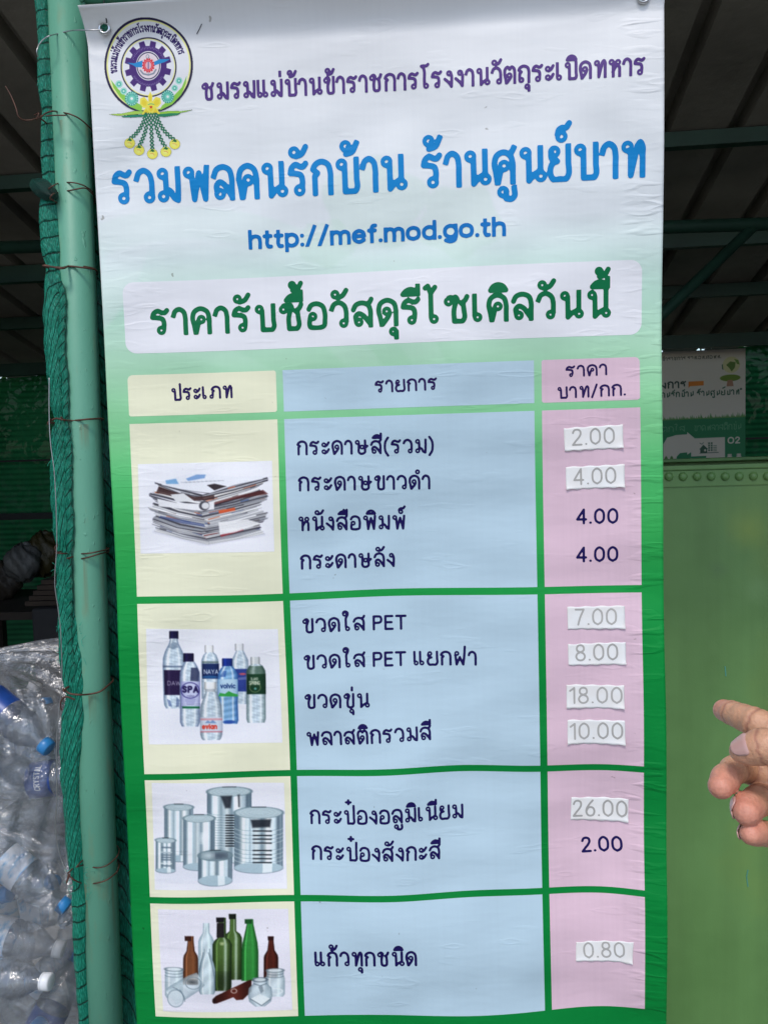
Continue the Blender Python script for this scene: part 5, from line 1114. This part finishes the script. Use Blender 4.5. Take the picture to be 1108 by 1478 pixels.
l_.new(bump(n_, l_, noise(n_, l_, 5, 3, vz), .012, .35, bump(n_, l_, noise(n_, l_, 220, 3, vz), .0006, .5)), p_.inputs['Normal'])
YS = .80; zt = at(1030, 674, YS)[2]
skip = empty('steel_skip', (1.25, YS + .45, 0)); tag(skip, 'large green steel box with a riveted rim, right of the banner', 'skip')
sx0, sx1 = .52, 2.2; ZB = .03
b = MB(); b.box((sx0, YS, ZB), (sx1, YS + .006, zt)); b.box((sx0, YS + .006, ZB), (sx0 + .006, YS + .9, zt)); b.box((sx1 - .006, YS + .006, ZB), (sx1, YS + .9, zt)); b.box((sx0 + .006, YS + .894, ZB), (sx1 - .006, YS + .9, zt)); b.box((sx0 + .006, YS + .006, ZB), (sx1 - .006, YS + .894, ZB + .006))
under(b.build('box_wall', SK), skip)
b = MB(); b.box((sx0 - .006, YS - .007, zt - .006), (sx1 + .006, YS + .045, zt + .006)); b.box((sx0 - .006, YS + .855, zt - .006), (sx1 + .006, YS + .906, zt + .006))
under(b.build('rim', SK, None, False, .003), skip)
b = MB(); b.box((sx0, YS - .0035, zt - .045), (sx1, YS - .0005, zt - .0065)); under(b.build('rim_strip', SK, None, False, .001), skip)
for xx in (sx0 + .1, sx1 - .2):
    b = MB().box((xx, YS + .1, 0), (xx + .1, YS + .8, ZB)); under(b.build('skid', SK), skip)
riv = None
for k in range(-2, 12):
    c = at(965 + 20.3 * k, 688 - .12 * k, YS - .0035)
    M_ = Matrix.Translation((c[0], YS - .0035, c[2])) @ Matrix.Rotation(R(90), 4, 'X')
    if riv is None:
        riv = MB().lathe([(.0105, 0), (.0100, .0022), (.0085, .0048), (.006, .0068), (.003, .0078), (.0002, .0081)], 20).build('rivet', SK, None, True); r_ = riv
    else: r_ = riv.copy(); COL.objects.link(r_)
    r_.parent = skip; r_.matrix_parent_inverse = Matrix.Translation(skip.location).inverted(); r_.matrix_basis = M_
TEAL = simple('teal_paint', (.10, .36, .28), .5)
for pts in ([(1046, 962), (1046.5, 968), (1047, 976)], [(1079, 1256), (1077, 1266), (1079, 1280)]):
    under(MB().tube([at(x, y, YS - .0004) for x, y in pts], .0015, 6).build('paint_streak', TEAL, None), skip)

# things in the gloom at the left
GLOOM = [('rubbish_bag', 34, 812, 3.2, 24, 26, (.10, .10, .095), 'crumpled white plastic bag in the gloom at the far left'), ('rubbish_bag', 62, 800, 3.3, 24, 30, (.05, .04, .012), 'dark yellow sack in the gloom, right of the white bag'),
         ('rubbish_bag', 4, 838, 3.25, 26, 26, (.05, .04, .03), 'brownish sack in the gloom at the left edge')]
bagm = []
for nm, px, py, Y, rx, ry, c, lab in GLOOM:
    C0 = at(px, py, Y); ex = at(px + rx, py, Y)[0] - C0[0]; ez = C0[2] - at(px, py + ry, Y)[2]
    V = []; nj, nk = 26, 40; ph = rnd.random() * 9
    for j in range(nj):
        for k in range(nk):
            th = math.pi * j / (nj - 1); a = 2 * math.pi * k / nk
            r = 1 + .10 * math.sin(3 * a + ph + 2 * th) + .07 * math.sin(7 * a - 5 * th + ph) + .04 * math.sin(13 * a + 11 * th)
            V.append((C0[0] + ex * r * math.sin(th) * math.cos(a), Y + ex * r * math.sin(th) * math.sin(a), C0[2] + ez * r * math.cos(th)))
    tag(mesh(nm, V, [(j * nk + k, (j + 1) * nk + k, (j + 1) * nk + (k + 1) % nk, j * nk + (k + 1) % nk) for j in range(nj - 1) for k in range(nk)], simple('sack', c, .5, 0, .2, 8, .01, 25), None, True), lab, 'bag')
sh0 = at(0, 872, 3.1)[2]
tb = empty('work_table', (-1.35, 3.2, 0)); tag(tb, 'dark table in the gloom carrying the sacks at the left', 'table')
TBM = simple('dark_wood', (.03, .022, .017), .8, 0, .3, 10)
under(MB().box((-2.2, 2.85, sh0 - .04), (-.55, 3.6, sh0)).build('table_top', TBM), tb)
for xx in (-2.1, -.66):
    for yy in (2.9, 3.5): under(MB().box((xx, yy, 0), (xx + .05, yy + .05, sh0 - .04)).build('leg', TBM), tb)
b = MB()
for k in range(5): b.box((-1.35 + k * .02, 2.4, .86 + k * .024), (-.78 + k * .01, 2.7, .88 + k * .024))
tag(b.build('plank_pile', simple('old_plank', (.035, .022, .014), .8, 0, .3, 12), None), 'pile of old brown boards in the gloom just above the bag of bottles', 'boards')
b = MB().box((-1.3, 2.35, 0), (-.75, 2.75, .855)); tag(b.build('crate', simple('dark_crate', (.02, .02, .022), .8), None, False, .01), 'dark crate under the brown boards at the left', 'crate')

# ------------------------------------------------------------------ sack of plastic bottles
PET = plastic_film('pet_plastic', (.93, .95, .97), .05, .045, .08, .003, 45, (.72, .78, .84))
FILM = plastic_film('bag_film', (.97, .97, .98), .06, .09, .15, .017, 20, (.8, .82, .84))
WHITE = simple('label_white', (.72, .74, .78), .4, 0, .05, 30); BLUE = simple('label_blue', (.015, .06, .26), .35, 0, .3, 30); CAPB = simple('cap_blue', (.03, .22, .52), .35, 0, .05, 20); CAPW = simple('cap_white', (.78, .79, .8), .4, 0, .04, 20)
LBM, n_, l_, p_ = newmat('label_wave')
l_.new(ramp(n_, l_, noise(n_, l_, 1, 3, scaled(n_, l_, 30, 30, 70, 'Object')), [(.46, (.72, .74, .78, 1)), (.58, (.30, .52, .72, 1)), (.68, (.06, .12, .42, 1))]), p_.inputs['Base Color']); p_.inputs['Roughness'].default_value = .4
SIDE = [(.028, 0), (.0305, .004), (.032, .012)]
for k in range(4): z = .02 + k * .014; SIDE += [(.032, z), (.0318, z + .004), (.0302, z + .007), (.0318, z + .010)]
SIDE += [(.0322, .08), (.0322, .135)]
for k in range(2): z = .14 + k * .012; SIDE += [(.0322, z), (.0306, z + .006), (.0320, z + .0105)]
SIDE += [(.031, .168), (.027, .182), (.020, .195), (.0145, .204), (.0128, .210), (.0128, .2165)]
B_body = bpy.data.meshes.new('bottle_body'); b = MB().lathe([(.0005, .006), (.012, .004), (.022, .001)] + SIDE, 36); B_body.from_pydata(b.v, [], b.f); B_body.polygons.foreach_set('use_smooth', [True] * len(b.f)); B_body.materials.append(PET)
def capmesh(name, mat):
    b = MB()
    pr = [(.0002, .232), (.012, .232), (.0146, .2305), (.0148, .2185), (.0146, .2175), (.0132, .2175)]; N = 40; V = []; F = []
    for r, z in pr:
        for k in range(N): rr = r * (1 + (.02 if k % 2 else 0) * (r > .0145)); V.append((rr * math.cos(2 * math.pi * k / N), rr * math.sin(2 * math.pi * k / N), z))
    for i in range(len(pr) - 1):
        for k in range(N): F.append((i * N + k, (i + 1) * N + k, (i + 1) * N + (k + 1) % N, i * N + (k + 1) % N))
    b.add(V, F); b.lathe([(.0150, .2172), (.0152, .2168), (.0152, .2148), (.0130, .2146)], 40)
    me = bpy.data.meshes.new(name); me.from_pydata(b.v, [], b.f); me.polygons.foreach_set('use_smooth', [True] * len(b.f)); me.materials.append(mat); return me
def labmesh(name, mat, z0, z1, a0=0, a1=2 * math.pi):
    V = []; N = 40
    for z in (z0, z1):
        for k in range(N + 1): a = a0 + (a1 - a0) * k / N; V.append((.0328 * math.cos(a), .0328 * math.sin(a), z))
    me = bpy.data.meshes.new(name); me.from_pydata(V, [], [(k, k + 1, N + 2 + k, N + 1 + k) for k in range(N)]); me.polygons.foreach_set('use_smooth', [True] * N); me.materials.append(mat); return me
def squash(seed):
    me = B_body.copy(); r = random.Random(seed); n_ = len(me.vertices); c = np.zeros(n_ * 3); me.vertices.foreach_get('co', c); c = c.reshape(-1, 3)
    for _ in range(4):
        a = r.uniform(0, 6.28); z0 = r.uniform(.03, .17); d = np.array([math.cos(a), math.sin(a)]); s = c[:, :2] @ d; g = np.exp(-((c[:, 2] - z0) / .028) ** 2) * np.clip(s, 0, 1) / .032
        c[:, :2] -= (g * r.uniform(.006, .016))[:, None] * d
    c[:, 0] *= 1 - .12 * r.random(); me.vertices.foreach_set('co', c.ravel()); return me
BODIES = [B_body] + [squash(s) for s in (1, 2, 3)]
CM = {'b': capmesh('cap_blue', CAPB), 'w': capmesh('cap_white', CAPW)}
LMESH = {'w': labmesh('label_white', LBM, .084, .132), 'b': labmesh('label_blue', BLUE, .080, .128)}
def orient(base, tip, roll=0):
    z = Vector(np.asarray(tip, float) - np.asarray(base, float)).normalized(); a = Vector((0, 0, 1)) if abs(z.z) < .9 else Vector((1, 0, 0))
    x = a.cross(z).normalized(); y = z.cross(x); M = Matrix((x, y, z)).transposed().to_4x4() @ Matrix.Rotation(roll, 4, 'Z'); return Matrix.Translation(Vector(base)) @ M
axes = []
def bottle(tip, dirn, label, cap='b', lab=None, sc=1.0, roll=0, word=None):
    tip = np.asarray(tip, float); d = np.asarray(dirn, float); d /= np.linalg.norm(d); base = tip - d * .232 * sc
    M = orient(base, tip, roll) @ Matrix.Scale(sc, 4)
    root = empty('plastic_bottle', (0, 0, 0)); root.matrix_world = M
    tag(root, label, 'bottle', 'plastic bottles in the clear sack')
    for nm, me in (('bottle_body', B_body if lab else BODIES[len(axes) % 4]), ('cap', CM.get(cap)), ('label', LMESH.get(lab))):
        if me is None: continue
        o = bpy.data.objects.new(nm, me); COL.objects.link(o); o.parent = root
        if word and nm == 'label':
            L, r = fit_text(word, .048, .0125, .15, .26)
            text_mesh('lettering', L, r, False, .0009, lambda V: np.stack([.0333 * np.cos(V[:, 0] / .0333 + word_a), .0333 * np.sin(V[:, 0] / .0333 + word_a), .098 + V[:, 1]], 1), WHITE, o)
    axes.append((base, tip)); return root
word_a = -1.5
def P_(x, y, Y): return at(x, y, Y)
SPEC = [  # cap pixel, depth, a pixel towards the base with its depth, cap, label, words
    ((72, 1082), .085, (15, 1035), .105, 'b', 'b', 'bottle with a bright blue cap tilted down, nearest the top of the sack', 'CRYSTAL', .4),
    ((20, 1105), .03, (40, 1125), .30, None, None, 'bottle seen nearly end on with its shiny round shoulder, below the bright blue cap', None, 0),
    ((-25, 1135), .12, (85, 1122), .11, 'b', 'b', 'bottle lying level with an oval dark blue label against the net', 'CRYSTAL', 1.2),
    ((118, 1228), .12, (30, 1212), .12, None, None, 'bare ribbed bottle lying level, without a label, at the middle of the sack', None, 0),
    ((98, 1312), .07, (28, 1258), .08, 'b', 'w', 'bottle sloping down to a blue cap, with a tilted white and blue label', None, .6),
    ((92, 1372), .09, (10, 1352), .09, 'w', 'w', 'bottle lying level with a white cap and a wide white label with blue waves', None, 2.2),
    ((74, 1418), .05, (-10, 1412), .06, 'w', 'w', 'lowest bottle with a white cap and a white and blue label', None, .2),
    ((118, 1375), .14, (92, 1425), .12, 'b', 'b', 'bottle with a deep blue label half hidden behind the net, near the bottom', 'CRYSTAL', .9),
    ((42, 1000), .10, (46, 1062), .16, None, None, 'bare bottle standing upright under the fold of the sack', None, 0),
    ((60, 1478), .06, (20, 1520), .07, 'b', None, 'bare crushed bottle at the lowest visible edge of the sack', None, 0),
    ((-22, 1188), .10, (30, 1178), .14, 'w', None, 'bare bottle lying level in the grey middle of the sack, cap unseen', None, 0),
    ((15, 1290), .09, (-40, 1300), .10, 'b', None, 'bare bottle at the left edge beside the tilted label', None, 0)]
for (cx, cy), Y0, (bx, by), Y1, cp, lb, lab, wd_, roll in SPEC:
    a, b_ = P_(cx, cy, Y0), P_(bx, by, Y1); bottle(a, a - b_, lab, cp, lb, .9, roll, wd_)
xr = at(108, 1200, .05)[0]; BC = np.array([xr - .26, .26, 0])
def segd(p1, q1, p2, q2):
    s = np.linspace(0, 1, 7)[:, None]; A = p1 + (q1 - p1) * s; B = p2 + (q2 - p2) * s
    return np.sqrt(((A[:, None] - B[None]) ** 2).sum(-1)).min()
BACKL = 'clear plastic bottle in the crowded back of the sack'
n_ok = 0
for t in range(3500):
    if n_ok > 56: break
    c = BC + np.array([rnd.uniform(-.22, .2), rnd.uniform(-.12, .14), rnd.uniform(.10, 1.06)]); d = np.array([rnd.gauss(0, 1), rnd.gauss(0, .5), rnd.gauss(0, .7)]); d /= np.linalg.norm(d)
    b0_, b1_ = c - d * .1, c + d * .13
    if abs(b0_[0] - BC[0]) > .24 or abs(b1_[0] - BC[0]) > .24 or min(b0_[1], b1_[1]) < .075 or max(b0_[2], b1_[2]) > 1.1: continue
    if min(segd(b0_, b1_, np.asarray(a), np.asarray(q)) for a, q in axes) < .046: continue
    bottle(b1_, d, BACKL, rnd.choice(['b', None, 'w', None]), rnd.choice(['w', 'w', 'b', None]), .88, rnd.random() * 6); n_ok += 1
# the sack's film
V = []; nj, nk = 150, 220; zt_ = at(20, 936, .12)[2] - .058
kn = [(rnd.uniform(0, 6.28), rnd.uniform(-.2, 1), rnd.uniform(2, 9), rnd.uniform(-3, 3)) for _ in range(9)]
for j in range(nj):
    for k in range(nk):
        th = math.pi * j / (nj - 1); a = 2 * math.pi * k / nk
        cz = math.cos(th); sz = math.sin(th)
        z = math.copysign(abs(cz) ** .42, cz); s = sz ** .42 if sz > 0 else 0
        ca = math.copysign(abs(math.cos(a)) ** .7, math.cos(a)); sa = math.copysign(abs(math.sin(a)) ** .7, math.sin(a))
        w = sum(math.sin(f * a + g_ * 6 * z + o_) * .005 for o_, _, f, g_ in kn) + .006 * math.sin(17 * a + 9 * z + 3 * math.sin(4 * a)) * (.4 + .6 * s) + .003 * math.sin(31 * a - 23 * z)
        top = .035 * math.sin(a * 2 + 1) + .018 * math.sin(5 * a) if z > .6 else 0
        V.append((BC[0] + (.275 + w) * s * ca, BC[1] + (.235 + w) * s * sa, zt_ / 2 + (zt_ / 2 + w) * z + top * (z - .6) * 2 * s))
sack = mesh('plastic_sack', V, [(j * nk + k, (j + 1) * nk + k, (j + 1) * nk + (k + 1) % nk, j * nk + (k + 1) % nk) for j in range(nj - 1) for k in range(nk)], FILM, None, True)
tag(sack, 'big clear plastic sack stuffed with empty bottles, standing left of the post', 'sack')

# ------------------------------------------------------------------ the pointing hand
def seg_d(P, a, b, ra, rb):
    d = b - a; L = d @ d; t = np.clip(((P - a) @ d) / L, 0, 1); return np.linalg.norm(P - a - t[:, None] * d, axis=1) - (ra + (rb - ra) * t)
def chain(P, pts):
    D = np.full(len(P), 1e9)
    for (a, ra), (b, rb) in zip(pts[:-1], pts[1:]):
        q = seg_d(P, a, b, ra, rb); h = np.clip(.5 + .5 * (q - D) / .003, 0, 1); D = np.where(D > 1e8, q, q * (1 - h) + D * h - .003 * h * (1 - h))
    return D
mm = .001
def H(x, y, z, r): return (deep(x, y, z), r * mm)
IDX = [H(1045, 1025.5, .600, 7.9), H(1058, 1030, .588, 8.5), H(1073, 1036, .577, 8.9), H(1090, 1043, .567, 10.0), H(1130, 1062, .554, 10.8), H(1186, 1088, .540, 14.0)]
THB = [H(1069, 1085, .532, 7.2), H(1080, 1083, .530, 9.2), H(1100, 1078, .525, 11.2), H(1130, 1078, .518, 10.4), H(1180, 1088, .512, 13.5), H(1255, 1130, .520, 18)]
MID = [H(1040, 1135, .544, 8.3), H(1047, 1124, .550, 9.0), H(1060, 1111, .562, 9.1), H(1076, 1108, .578, 10.4), H(1120, 1122, .572, 12), H(1192, 1128, .556, 14)]
RNG = [H(1077, 1173, .535, 8.4), H(1080, 1165, .542, 9.6), H(1094, 1156, .556, 10), H(1106, 1152, .570, 11), H(1140, 1156, .566, 11.5), H(1196, 1166, .556, 13)]
LIT = [H(1083, 1204, .535, 7.0), H(1090, 1202, .540, 8.0), H(1106, 1204, .552, 8.0), H(1118, 1206, .562, 8.3), H(1150, 1206, .560, 8.8), H(1200, 1202, .553, 12)]
PALM = [[IDX[-1], H(1345, 1225, .512, 20)], [MID[-1], H(1345, 1225, .512, 21)], [RNG[-1], H(1345, 1232, .512, 20)], [LIT[-1], H(1340, 1245, .512, 18)], [THB[-1], H(1340, 1220, .505, 20)]]
ARM = [H(1340, 1230, .508, 23), H(1420, 1280, .490, 24), H(1640, 1420, .440, 34), H(1980, 1640, .38, 40)]
allp = np.array([q[0] for l in (IDX, THB, MID, RNG, LIT, ARM) for q in l]); lo, hi = allp.min(0) - .045, allp.max(0) + .045
vx = .00125; vx2 = vx
def surface_nets(lo, hi, vx, f):
    n = np.ceil((hi - lo) / vx).astype(int) + 1; ax = [lo[i] + vx * np.arange(n[i]) for i in range(3)]
    D = np.empty(n)
    for i in range(0, n[0], 12):
        G = np.stack(np.meshgrid(ax[0][i:i + 12], ax[1], ax[2], indexing='ij'), -1); D[i:i + 12] = f(G.reshape(-1, 3)).reshape(G.shape[:3])
    ins = D < 0; c = np.zeros(n - 1, int)
    for dx in (0, 1):
        for dy in (0, 1):
            for dz in (0, 1): c += ins[dx:n[0] - 1 + dx, dy:n[1] - 1 + dy, dz:n[2] - 1 + dz]
    act = (c > 0) & (c < 8); idx = np.full(act.shape, -1); I = np.argwhere(act); idx[act] = np.arange(len(I)); acc = np.zeros((len(I), 3)); cnt = np.zeros(len(I))
    for axis in range(3):
        o1, o2 = [k for k in range(3) if k != axis]
        for p1 in (0, 1):
            for p2 in (0, 1):
                A = I.copy(); A[:, o1] += p1; A[:, o2] += p2; B = A.copy(); B[:, axis] += 1
                da = D[tuple(A.T)]; db = D[tuple(B.T)]; s = (da < 0) != (db < 0); t = np.where(s, da / np.where(s, da - db, 1), 0)
                q = (A - I).astype(float); q[:, axis] += t; acc += q * s[:, None]; cnt += s
    V = lo + vx * (I + acc / cnt[:, None]); F = []
    for axis in range(3):
        o1, o2 = [(1, 2), (2, 0), (0, 1)][axis]
        sl0 = [slice(None)] * 3; sl1 = [slice(None)] * 3; sl0[axis] = slice(0, -1); sl1[axis] = slice(1, None)
        E = np.argwhere(ins[tuple(sl0)] != ins[tuple(sl1)]); E = E[(E[:, o1] > 0) & (E[:, o2] > 0) & (E[:, o1] < n[o1] - 1) & (E[:, o2] < n[o2] - 1) & (E[:, axis] < n[axis] - 1)]
        d1 = np.zeros(3, int); d1[o1] = 1; d2 = np.zeros(3, int); d2[o2] = 1
        q = np.stack([idx[tuple(X.T)] for X in (E - d1 - d2, E - d2, E, E - d1)], 1); fl = ins[tuple(E.T)]; q[~fl] = q[~fl][:, ::-1]; F.append(q)
    return V, np.concatenate(F)
CREASE = [(IDX, 1, .0007), (IDX, 3, .0010), (THB, 2, .0005), (MID, 2, .0009), (MID, 3, .001), (RNG, 2, .0008), (LIT, 2, .0008)]
def hand_f(P):
    fs = [chain(P, l) for l in (IDX, THB, MID, RNG, LIT)]
    for i, L in enumerate((IDX, THB, MID, RNG, LIT)):
        for l, k, dep in CREASE:
            if l is L:
                c = l[k][0]; t = l[k + 1][0] - l[k - 1][0]; t = t / np.linalg.norm(t); fs[i] = fs[i] + dep * np.exp(-(((P - c) @ t) / .0012) ** 2) * (np.linalg.norm(P - c, axis=1) < .022)
    D = np.minimum.reduce([fs[0], fs[2], fs[3], fs[4]])
    body = np.full(len(P), 1e9)
    for l in PALM + [ARM]:
        q = chain(P, l); h = np.clip(.5 + .5 * (q - body) / .010, 0, 1); body = np.where(body > 1e8, q, q * (1 - h) + body * h - .010 * h * (1 - h))
    for q, k in ((D, .007), (fs[1], .010)):
        h = np.clip(.5 + .5 * (q - body) / k, 0, 1); body = q * (1 - h) + body * h - k * h * (1 - h)
    return body
hV, hF = surface_nets(lo, hi, .0016 if False else vx, hand_f)
SKIN, n_, l_, p_ = newmat('skin'); a_ = n_.new('ShaderNodeAttribute'); a_.attribute_name = 'Col'
nz = noise(n_, l_, 170, 4, scaled(n_, l_, 1, 1, 1)); mxx = n_.new('ShaderNodeMix'); mxx.data_type = 'RGBA'; mxx.blend_type = 'MULTIPLY'; mxx.inputs[0].default_value = 1
l_.new(a_.outputs['Color'], mxx.inputs[6]); l_.new(ramp(n_, l_, nz, [(.35, (.84, .82, .82, 1)), (.65, (1, 1, 1, 1))]), mxx.inputs[7]); l_.new(mxx.outputs[2], p_.inputs['Base Color'])
p_.inputs['Roughness'].default_value = .46; p_.inputs['Subsurface Weight'].default_value = .12; p_.inputs['Subsurface Radius'].default_value = (1, .35, .2); p_.inputs['Subsurface Scale'].default_value = .004
l_.new(bump(n_, l_, noise(n_, l_, 380, 5, scaled(n_, l_, 1, 1, 1)), .0011, .7), p_.inputs['Normal'])
hand = mesh('person', hV, hF, SKIN, None, True); tag(hand, 'bare hand at the right edge, index finger pointing left before the green box', 'person')
smh = hand.modifiers.new('smooth', 'SMOOTH'); smh.factor = .5; smh.iterations = 3
base = np.array([.70, .385, .225]); pink = np.array([.70, .285, .20]); cols = np.tile(base, (len(hV), 1))
for l, w in ((IDX, .9), (THB, .35), (MID, 1), (RNG, 1), (LIT, .8)):
    d = np.linalg.norm(hV - l[0][0], axis=1); m_ = (np.clip(1 - (d - .006) / .014, 0, 1) * w)[:, None]; cols = cols * (1 - m_) + pink * m_
    for k in (2, 3):
        d = np.linalg.norm(hV - l[k][0], axis=1); m_ = (np.clip(1 - d / .016, 0, 1) * .35)[:, None]; cols = cols * (1 - m_) + np.array([.46, .20, .14]) * m_
for l, k, dep in CREASE:                      # the redder lines in the finger folds
    c = l[k][0]; t = l[k + 1][0] - l[k - 1][0]; t = t / np.linalg.norm(t); near = np.linalg.norm(hV - c, axis=1) < .02
    own = np.abs(chain(hV, l)) < .003
    m_ = (np.exp(-(((hV - c) @ t + .0006 * np.sin(hV[:, 2] * 900)) / .0011) ** 2) * near * own * .6)[:, None]; cols = cols * (1 - m_) + np.array([.30, .10, .07]) * m_
setcol(hand, cols)
NAIL = simple('fingernail', (.56, .33, .29), .25, 0, .06, 60, 0, 80, .6)
def nail(ch, facing, ln, wd, back_):
    (a, ra), (b, rb) = ch[0], ch[1]; ax = (b - a) / np.linalg.norm(b - a); c0 = a
    f = np.asarray(facing, float); f = f - ax * (f @ ax); f /= np.linalg.norm(f); s = np.cross(ax, f); V = []; nx, ny = 13, 15
    for j in range(ny):
        for i in range(nx):
            u = i / (nx - 1) * 2 - 1; v = j / (ny - 1); rr = ra + (rb - ra) * np.clip((v * ln + back_) / np.linalg.norm(b - a), -1, 1)
            q_ = 2 * v - 1; wdt = wd * max(1 - abs(q_) ** 3.2, 0) ** (1 / 2.4); ang = u * wdt
            ext = 0.
            p0 = c0 + ax * (back_ + v * ln + ext); V.append(p0 + (rr + .0011) * (math.cos(ang) * f + math.sin(ang) * s) * (1 - .10 * (1 - v) ** 2))
    o = mesh('fingernail', V, grid_faces(nx, ny), NAIL, hand, True); q = o.modifiers.new('t', 'SOLIDIFY'); q.thickness = .0009; q.offset = -1; return o
tc = CAM - THB[0][0]; tc /= np.linalg.norm(tc)
nail(THB, tc * .9 + np.array(up) * .75 - np.array(right) * .2, .0125, .85, -.0045)
nail(RNG, tc * .35 - np.array(right) * 1.0 - np.array(up) * .15, .0095, .75, -.003)
nail(LIT, -np.array(right) * 1.0 + np.array(up) * .1, .008, .7, -.003)
